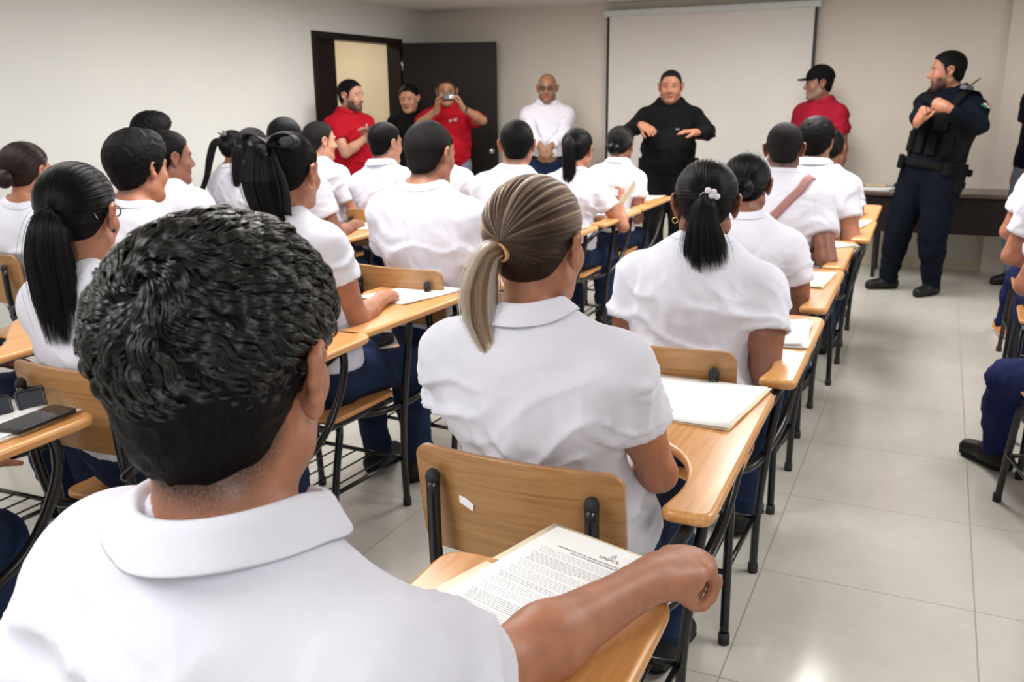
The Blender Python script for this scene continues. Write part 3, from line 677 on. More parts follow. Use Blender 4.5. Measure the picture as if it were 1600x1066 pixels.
    for i, (Hp, ft) in enumerate(((Hr, rfoot), (Hl, lfoot))):
        s = 1 if i == 0 else -1
        if ft is None: ft = (s * 0.10, 0.46, 0) if sit else (s * 0.10, 0.0, 0)
        toe = nrm(fw + rt * s * 0.16) if len(ft) < 4 else loc((math.sin(math.radians(ft[3])), math.cos(math.radians(ft[3])), 0))
        An = np.array([hip[0], hip[1], 0]) + rt * ft[0] + fw * ft[1] + up3 * (0.085 + ft[2])
        kn = fw + up3 * 1.6 + rt * s * 0.12 if sit else fw + rt * 0.05 * s
        if knees: kn = loc(knees[i])
        K_ = ik(Hp, An, tl, cl, kn); th, kk, ca = (0.082, 0.056, 0.050) if m else (0.080, 0.053, 0.047); th *= 0.5 + 0.5 * wid
        Lg += [cone(Hp, K_, th, kk, 0.04), cone(K_, K_ + (An - K_) * .35, kk, ca * 1.08, 0.02), cone(K_ + (An - K_) * .35, An, ca * 1.08, 0.038, 0.02)]
        feet.append((An, toe, K_))
    lo = np.min([hip - 0.22, Hd - 0.17, SR - .1, SL - .1, ER - .08, EL - .08, rhand - .1, lhand - .1] + [f[0] - .12 for f in feet] + [f[2] - .1 for f in feet], 0)
    hi = np.max([hip + 0.22, Hd + 0.17, SR + .1, SL + .1, ER + .08, EL + .08, rhand + .1, lhand + .1] + [f[0] + .12 for f in feet] + [f[2] + .1 for f in feet], 0); lo[2] = max(lo[2], 0.0)
    R_ = res or (0.008 if near else 0.012)
    HP = head_prims(h, fat, detail=True); ftp = [cone(f[0] - up3 * 0.02, f[0] + f[1] * 0.11 - up3 * 0.055, 0.034, 0.026, 0.02) for f in feet]
    Body = [infl(t, -0.004) for t in T] + trap + NK + A + Hn[0] + Hn[1] + [infl(t, -0.006) for t in Lg] + ftp + HP
    hf = 0.0030 if (near or face) else 0.0042
    fine = [(Hd - np.array([.125, .125, .135]) * hs, Hd + np.array([.125, .125, .125]) * hs, hf)]
    for Wd, pr in ((rhand, Hn[0]), (lhand, Hn[1])):
        bb = np.array([pbox(p) for p in pr]); fine.append((bb[:, 0].min(0) - 0.002, bb[:, 1].max(0) + 0.002, 0.0035 if (near or face) else 0.005))
    V, F = compose(Body, lo, hi, R_, fine)
    cen = V[F].mean(1); Lh = h.L(cen); mi = np.zeros(len(F), int); mats = [get_skin(skin, 'grey' if beard == 'greystubble' else 'dark'), M['lip'], M['brow'], M['brow'], M['brow'], M['eyewhite'], M['iris']]
    inhead = (np.abs(Lh[:, 0]) < 0.105) & (np.abs(Lh[:, 1]) < 0.14) & (Lh[:, 2] > -0.14) & (Lh[:, 2] < 0.13)
    x, y, z = Lh[:, 0], Lh[:, 1], Lh[:, 2]; nz = vnoise(Lh * 300) * 0.006
    mi[inhead & (y > 0.082) & (np.abs(x) < 0.020) & (z > -0.0815) & (z < -0.0635)] = 1
    br = inhead & (y > 0.06) & (np.abs(x) > 0.012) & (np.abs(x) < 0.050) & (z > 0.014 - (np.abs(x) - 0.03).clip(0) * .4) & (z < (0.023 if m else 0.020) - (np.abs(x) - 0.03).clip(0) * .5)
    Lv = h.L(V); X_, Y_, Z_ = Lv[:, 0], Lv[:, 1], Lv[:, 2]; inh = (np.abs(X_) < 0.085) & (np.hypot(X_, Y_) < 0.13) & (Z_ > -0.14) & (Z_ < 0.14)
    stub = np.zeros(len(V))
    if m and scalp and hair != 'bald':
        e = hairline('man', X_, Y_); v_ = np.clip((Z_ - e + 0.022) / 0.026, 0, 1) * np.clip((0.062 - Y_) / 0.02, 0, 1) * ((np.abs(X_) < 0.080)); stub = np.where(inh & (Z_ > -0.11), v_ * 0.9, 0)
    bw = np.clip((0.0045 - np.abs(Z_ - (0.0195 - (np.abs(X_) - 0.03).clip(0) * .45))) / 0.002, 0, 1) * np.clip((np.abs(X_) - 0.011) / 0.004, 0, 1) * np.clip((0.050 - np.abs(X_)) / 0.006, 0, 1) * (Y_ > 0.055)
    stub = np.maximum(stub, np.where(inh, bw * (1.0 if m else 0.75), 0))
    if beard:
        lim = np.interp(np.abs(X_), [0, 0.014, 0.026, 0.034, 0.052, 0.07, 0.08], [-0.052, -0.052, -0.056, -0.078, -0.062, -0.03, 0.0]); v_ = np.clip((lim - Z_) / 0.012 + 0.3, 0, 1) * np.clip((Y_ + 0.002) / 0.015, 0, 1) * np.clip((Z_ + 0.128) / 0.01, 0, 1)
        stub = np.maximum(stub, np.where(inh, v_ * {'beard': 1.0, 'greystubble': 0.55, 'light': 0.35}[beard], 0))
    V, F = V, F
    if face:
        gV, gF, gm = [], [], []
        for s in (-1, 1):
            v, f, k = eyeball(h.w((s * 0.031, 0.0802, -0.0042)), h.v((0.0, 1, -0.02)), h.v((0, 0, 1)), 0.0098 * hs); b = len(V) + len(gV); gV += v; gF += [tuple(i + b for i in q_) for q_ in f]; gm += [5 + a for a in k]
        V = np.concatenate([V, np.array(gV)]); F = np.concatenate([F, np.array(gF)]); mi = np.concatenate([mi, gm])
    root = mesh_np('person', V, F, mats, None, mi); at_ = root.data.attributes.new('stub', 'FLOAT', 'POINT'); st_ = np.zeros(len(V), np.float32); st_[:len(stub)] = stub; at_.data.foreach_set('value', st_); tag(root, label, 'person', group)
    # move the origin under the figure
    base = Vector((hip[0], hip[1], 0)); root.data.transform(Matrix.Translation(-base)); root.location = base
    anchor = bpy.data.objects.new('tmp', None); kids = []
    class K: pass
    def adopt(o): kids.append(o); return o
    # ---- legs of cloth
    g = 0.010
    TR = [infl(T[0], g), infl(cone(hip + up * 0.05, waist, a_h, a_w + belly * .4, 0.04, fwt, 0.74 + belly), g * 0.5)] + [infl(t, g + (0.004 if i % 3 else 0.002)) for i, t in enumerate(Lg)]
    TR = TR[:2] + [infl(t, legloose * (1, .8, .35)[i % 3]) for i, t in enumerate(TR[2:])]
    loL, hiL = lo.copy(), hi.copy(); hiL[2] = hip[2] + 0.22
    rl = max(R_, 0.009 if near else 0.013); D, ax, l0 = field(TR, loL, hiL, rl)
    top = hip[2] + (0.10 if not tuck else 0.12); Z = ax[2][None, None, :]; D = np.maximum(D, (Z - top).astype(np.float32)); D = np.maximum(D, (0.055 - Z).astype(np.float32)); Vt, Ft = surfnet(D, l0, rl)
    Nt = vnormals(Vt, Ft); msk = np.clip((0.75 - Vt[:, 2]) / 0.3, 0.3, 1); Vt = folds(Vt, Nt, up3, 0.010, 15, seed * 1.7, 2.0, msk)
    adopt(mesh_np('trousers', Vt, Ft, M[legs], None))
    for i, (An, toe, K_) in enumerate(feet):
        z0 = An[2] - 0.085; sd = np.cross(toe, up3); b0 = np.array([An[0], An[1], z0])
        sp = [cone(b0 - toe * 0.045 + up3 * 0.045, b0 + toe * 0.03 + up3 * 0.05, 0.040, 0.043, 0.02), cone(b0 + toe * 0.03 + up3 * 0.05, b0 + toe * 0.135 + up3 * 0.035, 0.043, 0.036, 0.02), cone(b0 - toe * 0.012 + up3 * 0.05, b0 + up3 * 0.125 - toe * .012, 0.040, 0.046, 0.02)]
        D, ax, l0 = field(sp, b0 - 0.2, b0 + 0.2, 0.006); Z = ax[2][None, None, :]; D = np.maximum(D, (z0 + 0.012 - Z).astype(np.float32)); D = np.maximum(D, (Z - z0 - 0.125).astype(np.float32)); Vs, Fs = surfnet(D, l0, 0.006)
        sh = adopt(mesh_np('shoe', Vs, Fs, M[shoes], None))
        D2 = field([infl(t, 0.004) for t in sp], b0 - 0.2, b0 + 0.2, 0.007)[0]; ax2 = [(b0[k] - 0.2 + 0.007 * np.arange(D2.shape[k])) for k in range(3)]
        Z = ax2[2][None, None, :]; D2 = np.maximum(D2, (z0 - Z).astype(np.float32)); D2 = np.maximum(D2, (Z - z0 - 0.024).astype(np.float32)); Vs, Fs = surfnet(D2, b0 - 0.2, 0.007)
        so = mesh_np('sole', Vs, Fs, M['sole_white' if shoes in ('shoe_white', 'shoe_orange') else 'sole'], sh)
    # ---- shirt
    loose = 0.012 if m else 0.010
    SH = [infl(t, loose) for t in T[:]] + [infl(t, 0.007) for t in trap]; bot = hip[2] + (0.085 if tuck else (0.035 if sit else 0.0)) - untucked
    if not tuck: SH[0] = infl(T[0], loose + 0.006); SH[1] = infl(T[1], loose + 0.008)
    cuts = []; S2 = []
    for S, E_, Wd in ((SR, ER, rhand), (SL, EL, lhand)):
        if sleeve == 'short':
            fr = 0.60 if m else 0.50; e = S + (E_ - S) * fr; S2 += [cone(S, e, dr * .95 + loose + 0.004, ua + 0.022, 0.03)]
            cuts.append((e, nrm(E_ - S), ua + 0.022)); cuts_in = (S + (E_ - S) * (fr - 0.12), S + (E_ - S) * (fr + 0.3))
            if near: S2.append(cone(S + (E_ - S) * (fr - 0.05), cuts_in[1], ua + 0.005, ua + 0.009, 0.004, op='s'))
        else:
            e = E_ + (Wd - E_) * 0.92; S2 += [cone(S, E_, dr * .95 + loose, fa + 0.018, 0.03), cone(E_, e, fa + 0.018, 0.036, 0.02)]; cuts.append((e, nrm(Wd - E_), 0.05))
    
    rs = res or (0.0065 if near else 0.010)
    SH = SH + [p for p in S2 if p[3] == 'u']; subs = [p for p in S2 if p[3] == 's']
    los = np.min([lo * 0 + np.minimum(np.minimum(SR, SL), np.minimum(ER, EL)) - .12, hip - 0.24, chest - 0.24], 0); his = np.max([np.maximum(np.maximum(SR, SL), np.maximum(ER, EL)) + .12, hip + 0.24, chest + 0.24], 0)
    if sleeve != 'short': los = np.minimum(los, np.minimum(rhand, lhand) - .08); his = np.maximum(his, np.maximum(rhand, lhand) + .08)
    los[2] = min(los[2], bot - 0.03)
    D, ax, l0 = field(SH, los, his, rs); X, Y, Z = ax[0][:, None, None], ax[1][None, :, None], ax[2][None, None, :]
    DT_ = field([infl(t, loose) for t in T], los, his, rs)[0][:D.shape[0], :D.shape[1], :D.shape[2]]
    for (e, d_, r_) in cuts:
        bx = (X - e[0]) * d_[0] + (Y - e[1]) * d_[1] + (Z - e[2]) * d_[2]; rr2 = (X - e[0]) ** 2 + (Y - e[1]) ** 2 + (Z - e[2]) ** 2
        D = np.where((rr2 < 0.12 ** 2) & (DT_ > 0.003), np.maximum(D, bx.astype(np.float32)), D)
    for p in subs:
        D = np.where(DT_ > 0.012, np.maximum(D, -pdist(p, X, Y, Z).astype(np.float32)), D)
    D = np.maximum(D, (bot - Z).astype(np.float32))
    nh = NB + up * (0.022 if collar == 'crew' else 0.028); tilt = nrm(up + fwt * (0.42 if collar == 'crew' else 0.5))      # neckline plane, lower in front
    npl = (X - nh[0]) * tilt[0] + (Y - nh[1]) * tilt[1] + (Z - nh[2]) * tilt[2]; rxy = np.sqrt((X - NB[0]) ** 2 + (Y - NB[1]) ** 2 + (Z - NB[2]) ** 2)
    tt_ = (X - NB[0]) * up[0] + (Y - NB[1]) * up[1] + (Z - NB[2]) * up[2]
    rad_ = np.sqrt(np.maximum((X - NB[0]) ** 2 + (Y - NB[1]) ** 2 + (Z - NB[2]) ** 2 - tt_ ** 2, 0)); D = np.where((rad_ < nr + 0.030) & (tt_ > -0.07), np.maximum(D, np.minimum(npl, (nr + 0.013 - rad_)).astype(np.float32)), D)
    nk = cone(NB - up * 0.05, NB + up * 0.12, nr * 1.06 + 0.005, nr * 1.06 + 0.008, 0.01); dn = pdist(nk, X, Y, Z)
    D = np.where(npl > -0.012, np.maximum(D, -dn.astype(np.float32)), D)
    Vs, Fs = surfnet(D, l0, rs); Vs = relax(Vs, Fs, 1, 0.4); Ns = vnormals(Vs, Fs)
    tt = ((Vs - hip) @ up) / Lt; arm = np.minimum(np.linalg.norm(Vs - (SR - up * .10 - rtt * .02), axis=1), np.linalg.norm(Vs - (SL - up * .10 + rtt * .02), axis=1))
    msk = (0.40 + 1.0 * np.exp(-((tt - 0.38) / 0.26) ** 2) + 0.8 * np.exp(-(arm / 0.10) ** 2)) * np.clip((1.02 - tt) * 6, 0, 1)
    for (e, d_, r_) in cuts:
        rr_ = Vs - e; ax_ = rr_ @ d_; msk = msk * np.where(np.linalg.norm(rr_, axis=1) < .14, np.clip(-ax_ / 0.035, 0, 1), 1)
    Vs = folds(Vs, Ns, nrm(up + rtt * 0.25 * math.sin(seed)), (0.0145 if near else 0.014) * fold, 15, seed * 3.1, 3.2, msk)
    Vs = folds(Vs, Ns, nrm(up * 0.5 + rtt * (0.8 if seed % 2 else -0.8)), 0.0075 * fold, 21, seed * 1.3, 3.0, np.clip(msk, 0, 1))
    shirt_o = adopt(mesh_np('shirt', Vs, Fs, M[shirt], None))
    nax = nrm(neck_top - NB)
    if collar == 'crew':
        c = lathe_collar('neckband', NB - fwt * 0.002, nrm(up + fwt * 0.22), fw, [(0.004, nr + 0.016, 0), (0.016, nr + 0.010, 0), (0.030, nr + 0.004, 0)], M[shirt], None, squash=0.97, thick=0.003, conform=(SH, 0, 0.001))
        c.parent = shirt_o
    elif collar == 'polo':
        r0 = nr + 0.006
        c = lathe_collar('collar', NB - fwt * 0.002, nrm(nax * .6 + up * .4), fw, [(0.012, r0 + 0.007, 0), (0.040, r0 + 0.003, 0), (0.058, r0 + 0.006, 0), (0.062, r0 + 0.012, 0), (0.054, r0 + 0.018, 0), (0.038, r0 + 0.023, 0), (0.022, r0 + 0.031, 0)],
                         M[shirt], None, gap=0.55, squash=0.93, thick=0.0028, wav=0.001, conform=(SH, 3))
        c.parent = shirt_o
    for o in kids:
        if o.type == 'MESH': pass
    if hair == 'bald':
        pass
    else:
        n0 = set(bpy.data.objects)
        if tail is not None: tail = [(h.w(p), r) for p, r in tail]
        hp = bpy.data.objects.new('hair_tmp', None); make_hair(hp, h, hair, near, hcol if hcol in H else 'black', seed, tail)
        for o in [o for o in set(bpy.data.objects) - n0 if o is not hp]:
            if o.parent is hp: kids.append(o)
        bpy.data.objects.remove(hp)
    for o in kids:
        o.parent = root; o.matrix_parent_inverse = Matrix.Translation(-base)
    bpy.data.objects.remove(anchor)
    return dict(root=root, h=h, hip=hip, up=up, fw=fw, rt=rt, fwt=fwt, rtt=rtt, NB=NB, SR=SR, SL=SL, ER=ER, EL=EL, rhand=rhand, lhand=lhand, feet=feet, base=base, Lt=Lt, chest=chest, waist=waist, shirt=shirt_o, nr=nr, T=T, SH=SH, up3=up3, a_w=a_w, a_c=a_c)
def child(P, o, parent=None):
    """hang a world-space mesh on a person"""
    o.parent = parent or P['root']
    if parent is None: o.matrix_parent_inverse = Matrix.Translation(-P['base'])
    return o
# ------------------------------------------------------------------ the room
def struct(o): o['kind'] = 'structure'; return o
m = mat('floor_tile', (0.55, 0.53, 0.49), 0.16); nt, b, L = nodes(m)
tc = nt.nodes.new('ShaderNodeTexCoord'); sx = nt.nodes.new('ShaderNodeSeparateXYZ'); L.new(tc.outputs['Object'], sx.inputs[0])
def mth(op, a, c=None, d=None):
    n = nt.nodes.new('ShaderNodeMath'); n.operation = op
    for i, v in enumerate((a, c, d)):
        if v is None: continue
        if isinstance(v, (int, float)): n.inputs[i].default_value = v
        else: L.new(v, n.inputs[i])
    return n.outputs[0]
def joint(o, off):
    f = mth('FRACT', mth('DIVIDE', mth('ADD', o, off), 0.6)); return mth('LESS_THAN', mth('MINIMUM', f, mth('SUBTRACT', 1.0, f)), 0.0035)
ox, oy = 0.378 + 6.0, -2.641 + 6.0
g = mth('MAXIMUM', joint(sx.outputs[0], ox), joint(sx.outputs[1], oy))
n1 = noise(nt, 1.3, 4, 0.6, tc.outputs['Object']); n2 = noise(nt, 7, 5, 0.65, tc.outputs['Object'], 1.5)
tilec = ramp(nt, mth('MULTIPLY_ADD', n2.outputs['Fac'], 0.4, mth('MULTIPLY', n1.outputs['Fac'], 0.6)), [(0.3, (0.50, 0.475, 0.43)), (0.7, (0.59, 0.57, 0.525))])
mx = nt.nodes.new('ShaderNodeMix'); mx.data_type = 'RGBA'; L.new(g, mx.inputs[0]); L.new(tilec, mx.inputs[6]); mx.inputs[7].default_value = (0.30, 0.26, 0.21, 1)
L.new(mx.outputs[2], b.inputs['Base Color']); L.new(mth('MULTIPLY_ADD', g, 0.5, mth('MULTIPLY_ADD', n2.outputs['Fac'], 0.10, 0.10)), b.inputs['Roughness'])
M['floor'] = m
M['wall'] = noisy('painted_wall', (0.67, 0.61, 0.54), (0.70, 0.64, 0.57), 1.2, 0.75, bscale=60, bstr=0.06)
M['wall_left'] = noisy('painted_wall_white', (0.70, 0.71, 0.69), (0.73, 0.74, 0.72), 1.2, 0.7, bscale=60, bstr=0.06)
M['wall_cream'] = noisy('cream_corridor_wall', (0.66, 0.56, 0.38), (0.70, 0.60, 0.42), 1.2, 0.7)
M['pilaster'] = noisy('pilaster_paint', (0.70, 0.62, 0.56), (0.73, 0.65, 0.59), 1.2, 0.75)
M['ceil'] = noisy('ceiling_paint', (0.66, 0.64, 0.60), (0.69, 0.67, 0.63), 2, 0.85, bscale=40, bstr=0.08)
M['skirt'] = mat('cream_skirting_tile', (0.62, 0.54, 0.40), 0.3)
X0, X1, Y0, Y1 = WALL_X, RIGHT_X, REAR_Y, BACK_Y
struct(box('floor', X0 - 1.6, X1 + .1, Y0 - .1, Y1 + .6, -0.05, 0, M['floor']))
struct(box('ceiling', X0 - 1.6, X1 + .1, Y0 - .1, Y1 + .6, CEIL, CEIL + .05, M['ceil']))
struct(box('wall_back', X0 - 1.6, X1 + .1, Y1, Y1 + .12, 0, CEIL, M['wall']))
struct(box('trim_1', 0.40, 1.05, Y1 - 0.06, Y1, 0, CEIL, M['pilaster'])).name = 'wall_pilaster'
struct(box('wall_right', X1, X1 + .1, Y0, Y1, 0, CEIL, M['wall_left']))
DY0, DY1, DZ = 6.50, 7.92, 1.995
bm = bmesh.new(); bm_box(bm, X0 - .12, X0, Y0, DY0, 0, CEIL); bm_box(bm, X0 - .12, X0, DY1, Y1, 0, CEIL); bm_box(bm, X0 - .12, X0, DY0, DY1, DZ, CEIL)
struct(from_bm('wall_left', bm, M['wall_left']))
# rear wall with two wide window openings
WZ0, WZ1 = 0.75, 1.98
bm = bmesh.new()
xs = [X0, -4.2, -1.0, 0.7, 2.5, X1]
for i in (0, 2, 4): bm_box(bm, xs[i], xs[i + 1], Y0 - .1, Y0, 0, CEIL)
for i in (1, 3): bm_box(bm, xs[i], xs[i + 1], Y0 - .1, Y0, 0, WZ0); bm_box(bm, xs[i], xs[i + 1], Y0 - .1, Y0, WZ1, CEIL)
struct(from_bm('wall_rear', bm, M['wall_left']))
M['alu'] = mat('window_aluminium', (0.55, 0.55, 0.55), 0.35, 0.8)
for wi, (a, c) in enumerate(((-4.2, -1.0), (0.7, 2.5))):
    bm = bmesh.new(); k = int(round((c - a) / .8))
    bm_box(bm, a, c, Y0 - .08, Y0 - .04, WZ0, WZ0 + .04); bm_box(bm, a, c, Y0 - .08, Y0 - .04, WZ1 - .04, WZ1)
    for j in range(k + 1): x = a + (c - a) * j / k; bm_box(bm, x - .02, x + .02, Y0 - .08, Y0 - .04, WZ0 + .04, WZ1 - .04)
    struct(from_bm('window_%d' % (wi + 1), bm, M['alu']))
# corridor outside the door
struct(box('wall_corridor', X0 - 1.62, X0 - 1.5, 5.5, Y1 + .5, 0, CEIL, M['wall_cream']))
struct(box('baseboard_back', -3.5, X1, Y1 - 0.012, Y1 - .0005, 0, 0.09, M['skirt']))
# door frame, side panel and the open leaf
bm = bmesh.new(); bm_box(bm, X0 - .13, X0 + .02, DY0, DY0 + .05, 0, DZ); bm_box(bm, X0 - .13, X0 + .02, DY1 - .06, DY1, 0, DZ); bm_box(bm, X0 - .13, X0 + .02, DY0 + .05, DY1 - .06, DZ - .055, DZ)
frame = struct(from_bm('door_1', bm, M['darkwood'], None, 0.004))
p_ = box('side_panel', X0 - .09, X0 - .05, DY0 + .05, 6.90, 0, DZ - .055, M['darkwood'], frame, 0.002)
hx, hy, ex, ey = X0 + .03, 7.89, -3.965, 8.235
ang = math.atan2(ey - hy, ex - hx); Ld = math.hypot(ex - hx, ey - hy)
leaf = struct(box('door_2', 0, Ld, -0.02, 0.02, 0.01, 1.955, M['darkwood'], None, 0.003)); leaf.location = (hx, hy, 0); leaf.rotation_euler = (0, 0, ang)
V, F = join_geo([tube_geo([(Ld - .06, -.02, .93), (Ld - .06, -.035, .93)], 0.028, 20), tube_geo([(Ld - .06, -.035, .93), (Ld - .06, -.06, .93)], 0.011, 14), tube_geo([(Ld - .06, -.055, .93), (Ld - .06, -.062, .93), (Ld - .06, -.08, .93), (Ld - .06, -.09, .93)], [0.018, .027, .027, .016], 20)])
mesh_np('door_knob', V, F, M['chrome'], leaf)
for z in (0.25, 1.0, 1.75):
    V, F = tube_geo([(0.0, -.026, z - .05), (0.0, -.026, z + .05)], 0.008, 10); mesh_np('hinge', V, F, M['chrome'], leaf)
# projection screen
M['screen'] = noisy('matte_screen', (0.70, 0.67, 0.64), (0.72, 0.69, 0.66), 1, 0.8); M['case'] = mat('white_screen_case', (0.62, 0.66, 0.66), 0.35)
sc = empty('projection_screen', (-1.96, Y1 - .06, 0), label='wide white pull-down projection screen with black side borders on the back wall', cat='projection screen')
box('screen_surface', -.90, .90, -.006, .002, .62, 2.16, M['screen'], sc)
M['border'] = mat('black_screen_border', (0.02, 0.02, 0.02), 0.6)
for s in (-1, 1): box('side_border', min(s * .90, s * .925), max(s * .90, s * .925), -.007, .003, .62, 2.16, M['border'], sc)
box('housing', -.95, .95, -.045, .05, 2.14, 2.195, M['case'], sc, 0.01); box('bottom_bar', -.925, .925, -.015, .012, .60, .625, M['border'], sc, .004)
# recessed ceiling lamps
M['lampglow'] = mat('lamp_diffuser', (0.9, 0.9, 0.9), 0.4, emit=(1, 0.97, 0.92), estr=3.5); M['lampmetal'] = mat('lamp_white_metal', (0.7, 0.7, 0.7), 0.3)
for i, (x, y) in enumerate(TROFFERS):
    t = empty('ceiling_lamp', (x, y, CEIL), label='rectangular louvred ceiling lamp ' + ['over the aisle seats near the police officer', 'over the seats by the door', 'over the seats in the middle', 'by the left wall above the seats', 'over the aisle', 'above the photographer', 'behind the photographer by the aisle', 'behind the photographer by the left wall', 'at the far right near the desk', 'nearest the projection screen, added to brighten the back wall', 'nearest the dark door, added to brighten the back wall'][i], cat='ceiling lamp', group='ceiling lamps')
    bm = bmesh.new()
    for s in (-1, 1): bm_box(bm, s * .30 - .012, s * .30 + .012, -.61, .61, -.04, 0); bm_box(bm, -.288, .288, s * .60 - .012, s * .60 + .012, -.04, 0)
    from_bm('frame', bm, M['lampmetal'], t)
    box('diffuser', -.29, .29, -.59, .59, -.012, -.002, M['lampglow'], t)
    bm = bmesh.new()
    for k in range(1, 8): y_ = -.59 + k * 1.18 / 8; bm_box(bm, -.288, .288, y_ - .004, y_ + .004, -.04, -.014)
    from_bm('louvre', bm, M['lampmetal'], t)

# ------------------------------------------------------------------ the tablet-arm chair
DT = 0.752      # top of the writing tablet
def rounded(pts, rad, n=5):
    out = []; N_ = len(pts)
    for i in range(N_):
        p, a, c = np.array(pts[i], float), np.array(pts[i - 1], float), np.array(pts[(i + 1) % N_], float)
        r = rad[i] if hasattr(rad, '__len__') else rad; r = min(r, .48 * np.linalg.norm(a - p), .48 * np.linalg.norm(c - p))
        s, e = p + nrm(a - p) * r, p + nrm(c - p) * r
        for k in range(n + 1): t = k / n; out.append(tuple((1 - t) ** 2 * s + 2 * t * (1 - t) * p + t * t * e))
    return out
def curved_board(name, w_, z0, z1, y0, y1, bow, th, mat_, parent, rad=0.03):
    out = rounded([(-w_, z0), (w_, z0), (w_, z1), (-w_, z1)], rad, 5); bm = bmesh.new()
    # grid board clipped by rounded corners: build from columns
    nx = 26; xs_ = w_ * np.sin(np.linspace(-PI / 2, PI / 2, nx)); fr, bk = [], []
    for x in xs_:
        dx = max(0, abs(x) - (w_ - rad)); dz = rad - math.sqrt(max(0, rad * rad - dx * dx))
        col_f, col_b = [], []
        for k in range(7):
            t = k / 6; z = (z0 + dz) * (1 - t) + (z1 - dz) * t; y = y0 + (y1 - y0) * (z - z0) / (z1 - z0) - bow * (1 - (x / w_) ** 2)
            col_f.append(bm.verts.new((x, y + th / 2, z))); col_b.append(bm.verts.new((x, y - th / 2, z)))
        fr.append(col_f); bk.append(col_b)
    for i in range(nx - 1):
        for k in range(6):
            bm.faces.new((fr[i][k], fr[i + 1][k], fr[i + 1][k + 1], fr[i][k + 1])); bm.faces.new((bk[i][k], bk[i][k + 1], bk[i + 1][k + 1], bk[i + 1][k]))
        bm.faces.new((fr[i][0], bk[i][0], bk[i + 1][0], fr[i + 1][0])); bm.faces.new((fr[i][6], fr[i + 1][6], bk[i + 1][6], bk[i][6]))
    for k in range(6):
        bm.faces.new((fr[0][k], fr[0][k + 1], bk[0][k + 1], bk[0][k])); bm.faces.new((fr[-1][k], bk[-1][k], bk[-1][k + 1], fr[-1][k + 1]))
    return from_bm(name, bm, mat_, parent, 0.0035, 2)
def make_chair():
    t = empty('tablet_arm_chair')
    curved_board('backrest', .20, .615, .83, .012, -.022, .022, .013, M['ply'], t)
    bmz = rounded([(-.20, .05), (.20, .05), (.19, .42), (-.19, .42)], .05, 6); prism('seat', bmz, .430, .446, M['wood'], t, 0.005)
    r = .0125
    for s in (-1, 1):
        p = catmull([(s * .152, -.048, .775), (s * .155, -.040, .62), (s * .168, -.004, .47), (s * .172, .03, .425), (s * .172, .10, .413), (s * .172, .40, .413)], 5)
        V, F = tube_geo(p, r, 12); o = mesh_np('back_post', V, F, M['steel'], t)
        V, F = tube_geo([(s * .152, -.048, .770), (s * .152, -.048, .780), (s * .152, -.048, .788), (s * .152, -.048, .792)], [.0135, .0135, .010, .004], 12); mesh_np('end_cap', V, F, M['rubber'], o)
    def leg(path):
        V, F = tube_geo(path, r, 12); o = mesh_np('leg', V, F, M['steel'], t); e = np.array(path[-1])
        V, F = tube_geo([e + [0, 0, .03], e + [0, 0, .0]], .0155, 12); mesh_np('foot_cap', V, F, M['rubber'], o); return o
    leg(catmull([(-.150, .14, .405), (-.178, .11, .38), (-.188, .07, .25), (-.20, .015, .0)], 5)); leg(catmull([(.150, .14, .405), (.178, .11, .38), (.188, .07, .25), (.20, .015, .0)], 5))
    leg(catmull([(-.150, .36, .405), (-.178, .38, .38), (-.188, .405, .25), (-.20, .435, .0)], 5)); leg(catmull([(.262, .41, .728), (.255, .41, .66), (.222, .412, .40), (.205, .42, .2), (.20, .435, .0)], 5))
    tube('arm_tube', catmull([(.155, -.035, .585), (.185, -.062, .600), (.235, -.055, .640), (.275, .0, .690), (.290, .07, .718), (.285, .20, .7235), (.27, .62, .7235), (.268, .69, .70), (.262, .68, .60), (.245, .60, .47), (.22, .48, .405), (.20, .33, .398), (.16, .25, .400)], 6), r, M['steel'], t, 12)
    V, F = join_geo([tube_geo([(-.19, .405, .19), (.21, .42, .19)], .008, 8), tube_geo([(-.19, .055, .19), (.19, .055, .19)], .008, 8)] + [tube_geo([(s * .186, .055, .19), (s * .196, .41, .19)], .008, 8) for s in (-1, 1)]); mesh_np('stretcher_frame', V, F, M['steel'], t)
    V, F = join_geo([tube_geo([(x, .05, .188), (x, .412, .188)], .0032, 6) for x in np.linspace(-.14, .14, 5)]); mesh_np('book_rack', V, F, M['steel'], t)
    out = rounded([(.240, .035), (.335, .035), (.325, .775), (-.045, .775), (-.045, .53), (.10, .40), (.225, .30), (.262, .17)], [.03, .03, .05, .05, .05, .12, .12, .12], 7)
    prism('writing_tablet', out, DT - .024, DT, M['wood'], t, 0.009, 3)
    return t
def kids_of(o): return [c for c in bpy.data.objects if c.parent is o]
PROTO = None
def dup(root, loc, rz):
    r = root.copy(); COL.objects.link(r); r.location = loc; r.rotation_euler = (0, 0, rz)
    for c in CH_KIDS[root.name]:
        k = c[0].copy(); COL.objects.link(k); k.parent = r
        for g_ in c[1]: q = g_.copy(); COL.objects.link(q); q.parent = k
    return r
proto = make_chair(); CH_KIDS = {proto.name: [(c, kids_of(c)) for c in kids_of(proto)]}; used = [False]
def chair(x, y, rz, label):
    rz = -math.radians(rz)
    if not used[0]: o = proto; o.location = (x, y, 0); o.rotation_euler = (0, 0, rz); used[0] = True
    else: o = dup(proto, (x, y, 0), rz)
    tag(o, label, 'chair', 'tablet-arm chairs'); return o
def cl(x, y, rz, p):   # chair-local to world
    a = math.radians(rz); return np.array([x + p[0] * math.cos(a) + p[1] * math.sin(a), y - p[0] * math.sin(a) + p[1] * math.cos(a), p[2]])
